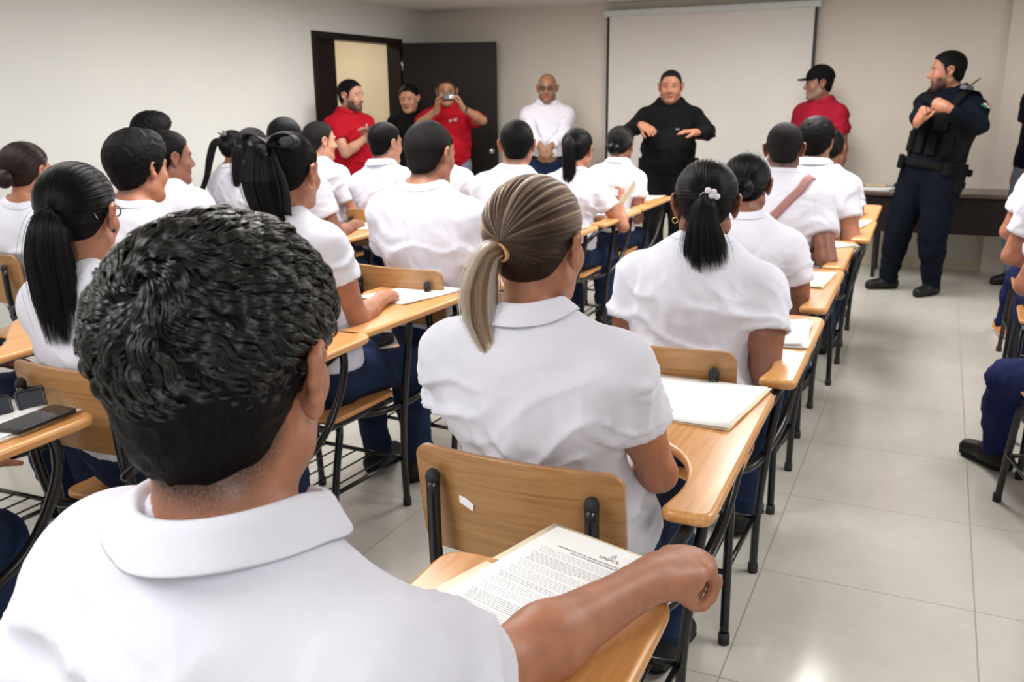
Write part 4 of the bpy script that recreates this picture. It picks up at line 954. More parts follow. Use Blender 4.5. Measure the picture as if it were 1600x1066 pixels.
def sheets(name, label, cat, x, y, rz, w_, l_, z=DT, n=2, m_='folder', seed=0, group=None, parent=None):
    """a small pile of loose sheets or a folded folder, lying flat; origin at its middle"""
    rg = random.Random(seed); t = empty(name, (x, y, z + .0006), -math.radians(rz), label=label, cat=cat, group=group)
    mats_ = [m_] if isinstance(m_, str) else m_
    for i in range(n):
        th = .0012 if mats_[i % len(mats_)] == 'folder' else .0006; a = math.radians(rg.uniform(-2.5, 2.5)) if i else 0; dx, dy = (rg.uniform(-.008, .008), rg.uniform(-.01, .01)) if i else (0, 0)
        z0 = i * .0022; bm = bmesh.new(); g_ = 8
        vs = [[bm.verts.new((w_ * (u / g_ - .5) * (1 - .004 * i), l_ * (v / g_ - .5), z0 + .0018 * max(0, (u / g_ - .5)) ** 2 * (1 + i) * 4 + .001 * math.sin(v))) for u in range(g_ + 1)] for v in range(g_ + 1)]
        for v in range(g_):
            for u in range(g_): bm.faces.new((vs[v][u], vs[v][u + 1], vs[v + 1][u + 1], vs[v + 1][u]))
        o = from_bm('cover' if mats_[i % len(mats_)] == 'folder' else 'sheet', bm, M[mats_[i % len(mats_)]], t, 0, 1, True); o.location = (dx, dy, 0); o.rotation_euler = (0, 0, a)
        s_ = o.modifiers.new('s', 'SOLIDIFY'); s_.thickness = th; s_.offset = 1
    return t
# ------------------------------------------------------------------ people in the seats
SPK = np.array([-2.0, 7.3])
def seated(label, px, py, d, cx, cy, crz=0, yaw=None, chair_label=None, hand='desk', **k):
    head = at_depth(px, py, d)
    if 'hw' in k: head = np.array(k.pop('hw'))
    if yaw is None: yaw = math.degrees(math.atan2(*(SPK - head[:2])))
    hipx, hipy = cl(cx, cy, crz, (0, .19 + .25 * (k.get('wid', 1) - 1), 0))[:2]; hipx = hipx * .6 + head[0] * .4
    a = dict(sit=(hipx, hipy), hyaw=yaw, tyaw=crz)
    if hand == 'desk':
        a['rhand'] = cl(cx, cy, crz, (.16, .40, DT + .026)); a['lhand'] = cl(cx, cy, crz, (.02, .36, .66)); a['rh'] = dict(d=(-.5, 1, 0), n=(0, 0, -1), curl=.35); a['relbow'] = (.35, -.8, -.45); a['lelbow'] = (-1, -.5, -.5)
        a['lh'] = dict(d=(.6, .8, -.1), n=(0, 0, -1), curl=.3)
    elif hand == 'lap':
        a['rhand'] = cl(cx, cy, crz, (.06, .36, .655)); a['lhand'] = cl(cx, cy, crz, (-.06, .38, .655)); a['rh'] = dict(d=(-.6, .8, -.1)); a['lh'] = dict(d=(.6, .8, -.1)); a['relbow'] = (1, -.5, -.4); a['lelbow'] = (-1, -.5, -.4)
    a.update(k); P = person(label, head, **a)
    chair(cx, cy, crz, chair_label or 'wooden tablet-arm chair under ' + label)
    return P
PEOPLE = {}
def build_people():
    G = PEOPLE
    # column by the aisle
    G['boy'] = seated('young man in white polo with wavy wet black hair, nearest the camera', 347, 572, .77, -.60, .36, 0, yaw=-12, hpitch=4, hs=1.03, hair='wet', hcol='wet', skin='boy', near=True, res=.0055, collar='polo', wid=.95, swf=.88, nbo=(.032, 0, 0), fold=2.4, seed=3,
        chair_label='wooden tablet-arm chair of the young man nearest the camera', rhand=(-.298, 1.075, .802), relb=(-.405, .795, .803), rh=dict(d=(.42, 1, -.04), n=(-.15, -.25, -1), curl=1.3, thumb=1.3), armw=1.1, lelbow=(-.2, 0, -1), drop=.058, handscale=1.1)
    G['blond'] = seated('woman in white polo with streaked blond ponytail, arms in her lap', 838, 380, 1.62, -.62, 1.36, 0, yaw=8, hpitch=2, hs=.98, sex='f', wid=1.12, hair='ponymid', hcol='blond', skin='tan', near=True, collar='polo', seed=5, hand='lap',
        chair_label='wooden tablet-arm chair with a torn sticker on its backrest, under the blond woman', fold=1.3,
        tail=[((-.002, -.100, .010), .012), ((-.022, -.122, -.002), .020), ((-.040, -.128, -.055), .030), ((-.044, -.120, -.115), .031), ((-.030, -.116, -.17), .022), ((-.018, -.112, -.215), .006)])
    G['clip'] = seated('woman in white T-shirt with a pearl clip on her short black ponytail', 1103, 318, 2.55, -.60, 2.18, 0, yaw=-12, hpitch=-4, hs=1.0, sex='f', wid=1.22, hair='pony', skin='brown', near=True, res=.009, seed=7,
        chair_label='wooden tablet-arm chair under the woman with the pearl hair clip', tail=[((0, -.105, .022), .012), ((0, -.122, .006), .022), ((-.002, -.122, -.05), .040), ((.004, -.112, -.11), .056), ((.012, -.10, -.165), .066)])
    G['bun'] = seated('woman in white T-shirt with black hair in a round bun beside the aisle', 1167, 288, 3.2, -.62, 3.04, 0, hs=.94, yaw=-3, sex='f', wid=1.1, hair='bun', skin='brown', seed=8, chair_label='wooden tablet-arm chair under the woman with the round bun')
    G['strap'] = seated('man in white T-shirt with a dusty pink strap across his back', 1225, 232, 4.0, -.64, 3.84, 0, hs=.95, yaw=-9, hair='crop', skin='brown', wid=1.02, seed=9, chair_label='wooden tablet-arm chair under the man with the dusty pink strap')
    G['polo2'] = seated('man in white polo with thick black hair, in front of the strap wearer', 1275, 222, 4.65, -.60, 4.66, 0, hs=.95, yaw=10, hair='thick', skin='tan', wid=1.0, collar='polo', seed=10, chair_label='wooden tablet-arm chair under the thick-haired man at the aisle')
    G['braid'] = seated('woman in white T-shirt with a black braid, front seat of the aisle column', 1296, 232, 5.35, -.62, 5.46, 0, hs=.95, yaw=4, sex='f', hair='ponylow', skin='brown', seed=11, chair_label='wooden tablet-arm chair under the woman with the black braid',
        tail=[((0.0, -.10, -.03), .012), ((.01, -.112, -.06), .018), ((.018, -.105, -.12), .014), ((.02, -.10, -.17), .012)])
    # second column
    G['phone'] = seated('person in torn dark jeans cut off by the left edge, at the sunglasses desk', -290, 420, 1.75, -2.0, .60, 0, yaw=5, hair='short', hs=1.0, seed=12, hand='lap', chair_label='wooden tablet-arm chair holding the phone and sunglasses', rfoot=(.10, .50, 0), lfoot=(-.1, .5, 0))
    G['lefttail'] = seated('woman in white T-shirt with long straight black ponytail and glasses', 124, 334, 2.2, -1.82, 1.45, 0, yaw=-20, sex='f', wid=1.0, hair='ponymid', skin='tan', near=True, res=.008, seed=13,
        chair_label='wooden tablet-arm chair under the woman with the long straight ponytail', tail=[((0, -.105, .005), .020), ((-.004, -.128, -.01), .036), ((-.010, -.132, -.08), .050), ((-.010, -.122, -.18), .052), ((-.008, -.112, -.29), .044)])
    G['bow'] = seated('woman in white T-shirt with a large black bow and long black ponytail', 455, 268, 2.85, -1.87, 2.18, 4, yaw=-2, hs=.98, sex='f', wid=1.02, hair='ponyhigh', skin='tan', near=True, res=.009, seed=14, hand='desk',
        chair_label='wooden tablet-arm chair under the woman with the black bow', lhand=None, tail=[((0, -.085, .075), .016), ((-.02, -.115, .055), .040), ((-.025, -.12, -.02), .058), ((-.015, -.115, -.09), .052), ((.01, -.11, -.16), .036), ((.03, -.105, -.24), .012)])
    G['buzz'] = seated('broad man in white T-shirt with cropped black hair, left of the blond woman', 671, 240, 3.45, -1.80, 2.87, 3, yaw=8, hair='crop', skin='tan', wid=1.16, seed=15, chair_label='wooden tablet-arm chair under the broad man with cropped hair', hs=1.04)
    G['midman'] = seated('man in white T-shirt with black hair and ears showing, right of the broad man', 808, 226, 4.55, -1.98, 3.95, 0, yaw=-17, hair='short', skin='tan', seed=16, chair_label='wooden tablet-arm chair under the man with ears showing')
    G['farpony'] = seated('woman in white T-shirt with very long black ponytail holding up a folder', 903, 234, 5.3, -1.98, 4.75, 0, yaw=3, sex='f', hair='ponyhigh', skin='tan', seed=17, chair_label='wooden tablet-arm chair under the woman holding up a folder',
        rhand=at_depth(967, 318, 5.45), rh=dict(d=(.1, .5, .8), n=(-1, 0, 0), curl=.7), tail=[((0, -.085, .06), .018), ((0, -.125, .04), .030), ((.0, -.13, -.04), .036), ((0, -.12, -.14), .036), ((0, -.115, -.27), .034), ((0, -.11, -.34), .026)])
    G['pigtail'] = seated('woman in white polo with black hair in a looped bun, near the screen', 970, 226, 6.05, -2.0, 5.55, 0, yaw=5, sex='f', hair='bunlow', skin='brown', collar='polo', seed=18, chair_label='wooden tablet-arm chair under the woman with the looped bun')
    # third column
    G['leftarm'] = seated('person in white T-shirt with a bare forearm, cut off by the left edge', -105, 350, 2.3, -2.66, 1.40, 0, hw=(-2.66, 1.62, 1.15), yaw=5, hair='short', skin='tan', seed=19, near=False, chair_label='wooden tablet-arm chair at the left edge under the bare-armed person', rhand=None, relbow=(1, -.4, -.5))
    G['side'] = seated('man in white T-shirt with combed black hair and his right ear showing', 216, 262, 3.25, -2.72, 2.22, 0, yaw=4, hair='thick', skin='tan', seed=20, hs=1.02, chair_label='wooden tablet-arm chair under the man with combed hair')
    G['prof'] = seated('man in white T-shirt seen in profile behind the man with combed hair', 264, 246, 4.1, -3.08, 2.98, 0, yaw=24, hair='short', skin='brown', seed=21, chair_label='wooden tablet-arm chair under the man in profile')
    G['dome'] = seated('man in white T-shirt with smooth rounded black hair, behind the black bow', 446, 222, 4.7, -3.02, 3.72, 0, yaw=-20, hair='short', skin='brown', seed=22, hs=1.05, chair_label='wooden tablet-arm chair under the man with smooth rounded hair')
    G['polo3'] = seated('slim man in white polo with short black hair, left of the broad man', 602, 224, 5.3, -2.88, 4.38, 0, yaw=20, hair='short', skin='light', collar='polo', wid=.95, seed=23, chair_label='wooden tablet-arm chair under the slim man in a polo')
    G['hidden'] = seated('person in white T-shirt mostly hidden behind the broad man', 690, 232, 6.0, -2.95, 5.25, 0, yaw=10, hair='short', seed=24, hs=.92, chair_label='wooden tablet-arm chair under the person hidden behind the broad man')
    # fourth column
    G['leftbun'] = seated('woman in white T-shirt with dark brown low bun by the left wall', 42, 268, 3.8, -3.62, 2.52, 0, yaw=-6, sex='f', hair='bunlow', hcol='brown', skin='tan', seed=25, chair_label='wooden tablet-arm chair under the woman with the brown bun')
    G['backtop'] = seated('man with tousled black hair barely showing against the white wall', 240, 213, 5.0, -3.95, 3.62, 0, yaw=15, hair='mop', skin='brown', seed=26, chair_label='wooden tablet-arm chair under the man with tousled hair')
    G['ponyc'] = seated('woman in white T-shirt with a smooth black ponytail, second from the grey-clip wearer', 396, 234, 5.2, -3.70, 3.93, 0, yaw=-8, sex='f', hair='pony', skin='tan', seed=27, chair_label='wooden tablet-arm chair under the woman with a smooth ponytail near the wall',
        tail=[((0, -.10, .02), .014), ((-.02, -.13, 0), .024), ((-.03, -.132, -.09), .030), ((-.035, -.12, -.19), .030), ((-.04, -.11, -.28), .022)])
    G['ponyd'] = seated('woman in white T-shirt with a thin ponytail and grey hair clip by the left wall', 366, 232, 6.0, -4.2, 4.58, 0, yaw=8, sex='f', hair='ponyhigh', skin='brown', seed=28, hs=.95, chair_label='wooden tablet-arm chair under the woman with the grey hair clip',
        tail=[((0, -.085, .06), .014), ((-.03, -.14, .04), .020), ((-.055, -.17, -.06), .020), ((-.075, -.19, -.17), .016), ((-.10, -.22, -.26), .014), ((-.13, -.25, -.30), .008)])
    G['beardless'] = seated('man in white T-shirt with a short haircut looking right towards the door', 499, 220, 5.85, -3.62, 4.72, 0, hs=1.04, yaw=28, hair='crop', skin='light', seed=29, chair_label='wooden tablet-arm chair under the man looking towards the door')
    # beyond the aisle
    G['rleg'] = seated('person in navy trousers and black shoes at the right edge, one knee in the aisle', 0, 0, 1, .60, 3.10, -12, hw=(.62, 3.32, 1.2), yaw=-15, hair='short', legs='navyjean', seed=30, chair_label='wooden tablet-arm chair at the right edge under the navy trousers', lfoot=(-.15, .58, 0, -30), rfoot=(.02, .55, 0), knees=[(.1, 1, 1.6), (-.9, 1, 1.2)])
    G['r2'] = seated('person in white T-shirt at the right edge, behind the navy trousers seat', 0, 0, 1, .60, 3.72, 0, hw=(.60, 3.95, 1.2), yaw=-15, hair='short', legs='navyjean', seed=31, chair_label='wooden tablet-arm chair at the right edge, second towards the police officer', hand='lap')
    G['r3'] = seated('person in white T-shirt at the right edge with a bare left arm near the officer', 0, 0, 1, .60, 4.48, 0, hw=(.58, 4.72, 1.2), yaw=-15, hair='short', legs='navyjean', seed=32, chair_label='wooden tablet-arm chair at the right edge, third towards the police officer', hand='lap')
    G['r4'] = seated('person in navy trousers and orange sneakers, front seat beyond the aisle', 0, 0, 1, .62, 5.28, 0, hw=(.62, 5.5, 1.2), yaw=-15, hair='short', legs='navyjean', shoes='shoe_orange', seed=33, chair_label='wooden tablet-arm chair at the right edge, front seat nearest the police officer', hand='lap', lfoot=(-.16, .62, 0))
    G['r0'] = seated('person in blue jeans whose knee just enters the lower right edge', 0, 0, 1, .72, 2.10, -6, hw=(.74, 2.32, 1.2), yaw=-10, hair='short', legs='jeans_light', seed=34, chair_label='wooden tablet-arm chair at the lower right edge', hand='lap')

def build_standing():
    G = PEOPLE
    def S(label, px, py, d, **k):
        head = at_depth(px, py, d); st = k.pop('off', (0, 0)); k.setdefault('stand', (head[0] + st[0], head[1] + st[1])); return person(label, head, face=True, **k), head
    P, h_ = S('bearded man in a red polo standing in profile beside the open doorway', 548, 149, 7.45, hyaw=88, tyaw=105, hpitch=0, skin='light', hair='short', beard='beard', shirt='red', collar='polo', legs='black', legloose=.012, wid=1.1, belly=.03, hs=1.05, seed=40,
             rhand=at_depth(578, 211, 7.3), relbow=(.8, -.6, -1), rh=dict(d=(-.3, 1, .35), n=(-.9, .2, -.3), curl=.9), lhand=at_depth(572, 213, 7.42), lelbow=(-.8, -.5, -1), untucked=.03); G['redman'] = P
    P, h_ = S('woman in a black long-sleeved top standing in the doorway', 639, 153, 8.3, hyaw=165, tyaw=155, hpitch=-8, sex='f', skin='light', hair='bunlow', shirt='black', sleeve='long', collar='crew', legs='jeans', wid=1.08, seed=41, hs=1.02); G['blackwoman'] = P
    P, h_ = S('heavy man in a red polo filming with a small camera', 698, 143, 8.2, hyaw=155, tyaw=155, skin='olive', hair='short', hcol='brown', shirt='red', collar='polo', legs='jeans_grey', legloose=.015, wid=1.16, belly=.06, seed=42, hs=1.05, untucked=.02,
             rhand=at_depth(683, 171, 7.93), lhand=at_depth(722, 168, 7.9), relbow=(.9, .2, -.8), lelbow=(-1.0, .1, -.5), rh=dict(d=(-.1, .25, 1), n=(-1, .3, 0), curl=.6), lh=dict(d=(.35, .2, 1), n=(1, .3, 0), curl=.7)); G['filmer'] = P
    P, h_ = S('bald man with glasses in a pale lilac long-sleeved shirt, hands clasped', 855, 137, 8.05, hyaw=162, tyaw=160, skin='olive', hair='bald', beard='light', shirt='lilac', sleeve='long', collar='polo', legs='jeans', wid=1.08, belly=.02, seed=43, hs=1.05, tuck=True,
             rhand=at_depth(846, 231, 7.8), lhand=at_depth(860, 230, 7.8), relbow=(1, -.4, -.6), lelbow=(-1, -.4, -.6), rh=dict(d=(-.7, .3, -.7), n=(0, -1, 0), curl=.5), lh=dict(d=(.7, .35, -.7), n=(0, -1, 0), curl=.6)); G['lilac'] = P
    P, h_ = S('stocky man in black speaking with both hands spread before the screen', 1048, 135, 7.15, hyaw=168, tyaw=165, skin='tan', hair='crop', beard='light', shirt='black', sleeve='long', collar='polo', legs='black', legloose=.018, wid=1.2, belly=.05, seed=44, hs=1.06, fat=.004,
             rhand=at_depth(1004, 196, 6.85), lhand=at_depth(1086, 207, 6.8), relbow=(1, -.5, -.6), lelbow=(-1, -.3, -.5), rh=dict(d=(-.5, .6, -.25), n=(-.3, -.2, -1), curl=.25), lh=dict(d=(.8, .5, .1), n=(0, 0, -1), curl=.25)); G['speaker'] = P
    P, h_ = S('man in a dark cap and crimson polo standing with arms behind his back', 1280, 130, 7.25, hyaw=-112, tyaw=-150, skin='brown', hair='short', beard='greystubble', shirt='darkred', collar='polo', legs='black', wid=1.05, belly=.03, seed=45, hs=1.04,
             rhand=None, lhand=None); G['capman'] = P
    P, h_ = S('police officer in navy uniform and tactical vest gripping the vest', 1481, 110, 6.3, hyaw=-98, tyaw=-142, skin='tan', hair='short', beard='beard', shirt='navy', sleeve='long', collar='polo', legs='navy', legloose=.03, wid=1.25, nbo=(0.02, 0, 0), seed=46, hs=1.1, off=(-.03, 0), tuck=True,
             rhand=at_depth(1434, 190, 6.02), lhand=at_depth(1480, 168, 5.98), relbow=(1, -.5, -1), lelbow=(-1, -.2, -.75), rh=dict(d=(-.5, .1, .9), n=(-.3, -1, 0), curl=1.1), lh=dict(d=(.9, .2, .35), n=(.2, -1, -.3), curl=1.1), rfoot=(.24, .06, 0, 25), lfoot=(-.08, -.02, 0, 0)); G['police'] = P
    P, h_ = S('person in a dark top and grey jeans standing at the far right edge', 1642, 105, 6.5, hyaw=-120, tyaw=-130, skin='tan', hair='short', shirt='navy', collar='crew', legs='jeans_grey', wid=1.0, seed=47); G['edge'] = P
import time as _t
_t0 = _t.time(); build_people(); build_standing(); print('people', _t.time() - _t0)
# ------------------------------------------------------------------ worn and carried details
def ribbon(name, pts, wdir, w_, th, mat_, n=6):
    P = np.array(catmull(pts, n)) if n else np.array(pts); T = np.gradient(P, axis=0); V, F = [], []
    for i, p in enumerate(P):
        wd = np.asarray(wdir[i] if np.ndim(wdir) == 2 else wdir, float); wd = nrm(wd - nrm(T[i]) * (wd @ nrm(T[i]))); ww = w_[i] if hasattr(w_, '__len__') else w_
        V += [p - wd * ww, p - wd * ww * .33, p + wd * ww * .33, p + wd * ww]
    for i in range(len(P) - 1):
        for k in range(3): a = i * 4 + k; F.append((a, a + 1, a + 5, a + 4))
    o = mesh_np(name, V, F, mat_); s_ = o.modifiers.new('s', 'SOLIDIFY'); s_.thickness = th; s_.offset = 1; return o
def blob(name, prims, h_, mat_, clip=None):
    bb = np.array([pbox(p) for p in prims if p[3] == 'u']); lo, hi = bb[:, 0].min(0) - 3 * h_ - .01, bb[:, 1].max(0) + 3 * h_ + .01
    D, ax, l = field(prims, lo, hi, h_)
    if clip: D = np.maximum(D, clip(ax[0][:, None, None], ax[1][None, :, None], ax[2][None, None, :]).astype(np.float32))
    V, F = surfnet(D, l, h_); return mesh_np(name, V, F, mat_)
def tbox(name, o_, ax_, size, mat_, bev=.003):
    """box centred on o_, axes = columns of ax_, full sizes"""
    bm = bmesh.new(); a = np.array(size) / 2; mt = Matrix([[*(ax_[i] if False else ax_[:, :][i]), 0] for i in range(3)] + [[0, 0, 0, 1]]); mt.translation = Vector(o_)
    bm_box(bm, -a[0], a[0], -a[1], a[1], -a[2], a[2], mt); return from_bm(name, bm, mat_, None, bev, 3)
def surf(P, w, off=.006):   # a point pushed onto the shirt
    return push_out(P['SH'], np.array([w]), off, 6, True)[0]
def normal_at(P, w):
    w = np.array([w]); d = sdf_points(P['SH'], w); g = np.array([(sdf_points(P['SH'], w + e) - d)[0] for e in np.eye(3) * 1e-3]); return nrm(g)
G = PEOPLE
M['clip'] = mat('pearl_clip', (0.75, 0.7, 0.78), 0.2, spec=.8); M['pink'] = noisy('dusty_pink_strap', (0.30, 0.13, 0.13), (0.36, 0.17, 0.16), 60, 0.7)
M['bow'] = noisy('black_ribbon', (0.008, 0.008, 0.012), (0.014, 0.014, 0.02), 50, 0.6, spec=.3); M['tan_elastic'] = noisy('tan_hair_elastic', (0.5, 0.27, 0.12), (0.6, 0.34, 0.16), 200, 0.6)
M['clipgrey'] = mat('grey_hair_clip', (0.22, 0.2, 0.18), 0.4); M['glass'] = mat('dark_lens', (0.03, 0.035, 0.05), 0.06, spec=.8); M['patch'] = mat('white_embroidery', (0.6, 0.5, 0.52), 0.8)
M['vest'] = fabric('black_vest_nylon', (0.005, 0.005, 0.006), (0.009, 0.009, 0.010)); M['greyplastic'] = mat('grey_plastic', (0.09, 0.09, 0.12), 0.5)
M['green'] = mat('flag_green', (0.0, 0.22, 0.09), 0.7); M['flagwhite'] = mat('flag_white', (0.75, 0.75, 0.75), 0.7); M['flagred'] = mat('flag_red', (0.55, 0.01, 0.04), 0.7); M['emblem'] = mat('flag_emblem', (0.25, 0.16, 0.08), 0.8)
M['lens_clear'] = mat('spectacle_lens', (0.09, 0.05, 0.035), 0.6, spec=.2)

def hair_elastic(P, c, ut, r, mt, name='hair_elastic', n=1, t=.003):
    h = P['h']; ut = nrm(ut); u = nrm(np.cross(ut, [1, .1, .2])); v = np.cross(ut, u); gs = []
    for k in range(n):
        pts = [h.w(np.array(c) + ut * (k - (n - 1) / 2) * t * 1.6 + r * (math.cos(a) * u + math.sin(a) * v)) for a in np.linspace(0, 2 * PI, 25)[:-1]]; pts.append(pts[0]); gs.append(tube_geo(pts, t, 8, False))
    V, F = join_geo(gs); return child(P, mesh_np(name, V, F, mt))
def torus_local(P, c, n, r, t, mt, name, seg=20):
    h = P['h']; n = nrm(n); u = nrm(np.cross(n, [.1, .2, 1])); v = np.cross(n, u); pts = [h.w(np.array(c) + r * (math.cos(a) * u + math.sin(a) * v)) for a in np.linspace(0, 2 * PI, seg + 1)]
    V, F = tube_geo(pts, t, 6, False); return child(P, mesh_np(name, V, F, mt))
hair_elastic(G['blond'], (-.004, -.108, .004), (-.25, -1, -.25), .016, M['tan_elastic'], n=3, t=.0028)
hair_elastic(G['lefttail'], (-.002, -.112, .000), (0, -1, -.35), .022, M['bow'], n=2)
# pearl clip: band and beads
P = G['clip']; hair_elastic(P, (0, -.112, .018), (0, -1, -.3), .017, M['clip'], 'hair_clip', n=2, t=.0022)
V, F = join_geo([tube_geo([P['h'].w((x, -.125, z)), P['h'].w((x, -.127, z)), P['h'].w((x, -.137, z)), P['h'].w((x, -.139, z))], [.003, .0085, .0085, .003], 12) for x, z in ((.006, .040), (.021, .036), (.030, .024), (.016, .026))]); child(P, mesh_np('pearl_cluster', V, F, M['clip']))
# black bow
P = G['bow']; h = P['h']; gs = []
bowroot = child(P, blob('hair_bow', [ell(h.w((.004, -.098, .088)), (.016, .018, .016))], .004, M['bow']))
def loop(s):
    pts = [h.w((.004 + s * a, -.098 - b, .088 + c)) for a, b, c in ((0, 0, 0), (.035, .012, .026), (.078, .008, .030), (.092, -.004, .010), (.070, -.002, -.008), (.032, .006, -.006), (0, 0, 0))]
    return ribbon('bow_loop', pts, h.v((0.1, -1, .25)), .020, .002, M['bow'])
for s in (-1, 1): loop(s).parent = bowroot
for a in ((.028, -.02), (.062, .0)):
    o = ribbon('bow_tail', [h.w((.006, -.105, .08)), h.w((a[0] * .7, -.128, .03)), h.w((a[0], -.122, -.05)), h.w((a[0] + a[1] * .3, -.118, -.125))], h.v((1, -.2, .1)), [.010] * 8 + [.017] * 11, .0015, M['bow']); o.parent = bowroot
for k in ('bow', 'clip', 'lefttail'): torus_local(G[k], (.083 if k != 'clip' else -.083, -.004, -.048 if k != 'lefttail' else -.04), (0, 1, .1), .008 if k != 'lefttail' else .003, .0014 if k != 'lefttail' else .003, M['gold'] if k != 'lefttail' else M['plastic'], 'earring')
# bobby pin, spectacles
def glasses(P, thick=.0019, tint=False, mt=None):
    h = P['h']; mt = mt or M['plastic']; gs = []
    for s in (-1, 1):
        pts = [h.w((s * .031 + .021 * math.cos(a), .106 - .006 * abs(math.cos(a)) , -.006 + .015 * math.sin(a))) for a in np.linspace(0, 2 * PI, 17)]; gs.append(tube_geo(pts, thick, 6, False))
        gs.append(tube_geo([h.w((s * .052, .102, .0)), h.w((s * .070, .088, .002)), h.w((s * .083, .02, .010)), h.w((s * .085, -.012, .002))], .0016, 6))
    gs.append(tube_geo([h.w((-.010, .108, .0)), h.w((0, .112, .003)), h.w((.010, .108, .0))], .0016, 6)); V, F = join_geo(gs); o = child(P, mesh_np('spectacles', V, F, mt))
    if tint:
        for s in (-1, 1):
            V = [h.w((s * .031 + .020 * math.cos(a), .1055 - .006 * abs(math.cos(a)), -.006 + .014 * math.sin(a))) for a in np.linspace(0, 2 * PI, 17)[:-1]]; l_ = mesh_np('lens', V, [tuple(range(16))], M['lens_clear'], o, smooth=False)
glasses(G['lilac'], thick=.003, tint=True); glasses(G['lefttail']); glasses(G['farpony'])
V, F = tube_geo([G['lefttail']['h'].w(p) for p in ((.055, -.075, .032), (.070, -.062, .012), (.076, -.055, -.004))], .0012, 6); child(G['lefttail'], mesh_np('bobby_pin', V, F, M['chrome']))
# grey clip by the wall
h = G['ponyd']['h']; child(G['ponyd'], blob('hair_clip', [cone(h.w((.01, -.075, .085)), h.w((.02, -.10, .125)), .014, .006), cone(h.w((.0, -.08, .09)), h.w((-.03, -.10, .11)), .010, .006)], .004, M['clipgrey']))
# neck chains
def chain(P, mt, r=.0011, z=-.118, rad=.060):
    h = P['h']; pts = [h.w((rad * math.sin(a), -.022 - rad * math.cos(a) * .95, z - .018 * (1 - math.cos(a)) / 2)) for a in np.linspace(-2.0, 2.0, 30)]; V, F = tube_geo(pts, r, 6); child(P, mesh_np('neck_chain', V, F, mt))
chain(G['blond'], M['gold'], .0013, -.115, .052); chain(G['boy'], M['shoe_black'], .0016, -.120, .0615)
# dusty pink strap
P = G['strap']; up, rt, fw = P['up'], P['rtt'], P['fwt']
path = [P['NB'] + rt * .115 + fw * .06 - up * .03, P['NB'] + rt * .105 - up * .005, P['NB'] + rt * .085 - fw * .08 - up * .06, P['NB'] + rt * .02 - fw * .16 - up * .16, P['NB'] - rt * .06 - fw * .18 - up * .25, P['NB'] - rt * .12 - fw * .12 - up * .32]
pp = push_out(P['SH'], np.array(catmull(path, 6)), .008, 6, True); nn = [normal_at(P, q_) for q_ in pp]; T_ = np.gradient(pp, axis=0)
child(P, ribbon('bag_strap', pp, np.array([np.cross(T_[i], nn[i]) for i in range(len(pp))]), .019, .003, M['pink'], 0))
q_ = pp[-1]; child(P, blob('bag', [ell(q_ - up * .02 - fw * .01, (.05, .03, .035))], .006, M['vest']))
# embroidered marks on the red polos
def decal(P, w0, size, mt, name, off=.012, shape=None):
    w1 = surf(P, w0, off); n_ = normal_at(P, w1); x = nrm(np.cross([0, 0, 1], n_)); y = np.cross(n_, x); V, F = [], []
    for poly in (shape or [[(-.5, -.5), (.5, -.5), (.5, .5), (-.5, .5)]]):
        b = len(V); V += [w1 + x * a * size[0] + y * c * size[1] for a, c in poly]; F.append(tuple(range(b, b + len(poly))))
    o = mesh_np(name, V, F, mt, smooth=False); s_ = o.modifiers.new('s', 'SOLIDIFY'); s_.thickness = .0015; s_.offset = 1; return child(P, o)
SHP = [[(-.5, -.2), (-.1, -.35), (0, .1), (-.3, .35)], [(-.05, -.5), (.35, -.4), (.2, .0)], [(.05, .1), (.5, .0), (.3, .5), (.0, .4)]]
P = G['redman']; decal(P, P['SR'] + P['rt'] * .06 - P['up'] * .09, (.045, .06), M['patch'], 'sleeve_emblem', .016, SHP); decal(P, P['chest'] + P['fwt'] * .12 - P['rtt'] * .07 + P['up'] * .06, (.03, .03), M['patch'], 'chest_emblem', .012, SHP)
P = G['filmer']; decal(P, P['chest'] + P['fwt'] * .14 - P['rtt'] * .075 + P['up'] * .06, (.04, .035), M['patch'], 'chest_emblem', .012, SHP)
decal(P, P['chest'] + P['fwt'] * .14 - P['rtt'] * .03 + P['up'] * .05, (.03, .03), M['patch'], 'chest_emblem', .012, SHP); decal(P, P['SR'] + P['rt'] * .06 - P['up'] * .08, (.04, .05), M['patch'], 'sleeve_emblem', .018, SHP)
P = G['capman']; decal(P, P['chest'] + P['fwt'] * .13 - P['rtt'] * .07 + P['up'] * .05, (.025, .012), M['plastic'], 'chest_emblem', .012)
# cap
P = G['capman']; h = P['h']
cap = child(P, blob('cap', [ell(h.w(CC + [0, 0, .012]), (CRAD + np.array([.013, .013, .016])) * h.s, h.R)], .004, M['black'], lambda X, Y, Z: -(((X - h.O[0]) * h.R[0, 2] + (Y - h.O[1]) * h.R[1, 2] + (Z - h.O[2]) * h.R[2, 2]) - .036)))
bm = bmesh.new(); r0, r1 = [], []
for a in np.linspace(-1.05, 1.05, 15):
    r0.append(bm.verts.new(h.w((.083 * math.sin(a), -.008 + .108 * math.cos(a), .040 - .006 * abs(math.sin(a)))))); r1.append(bm.verts.new(h.w((.078 * math.sin(a), .015 + .155 * math.cos(a) ** .6, .030 - .014 * abs(math.sin(a)) ** 2))))
for i in range(14): bm.faces.new((r0[i], r0[i + 1], r1[i + 1], r1[i]))
o = from_bm('brim', bm, M['black'], None, 0, 1, True); s_ = o.modifiers.new('s', 'SOLIDIFY'); s_.thickness = .004; o.parent = cap
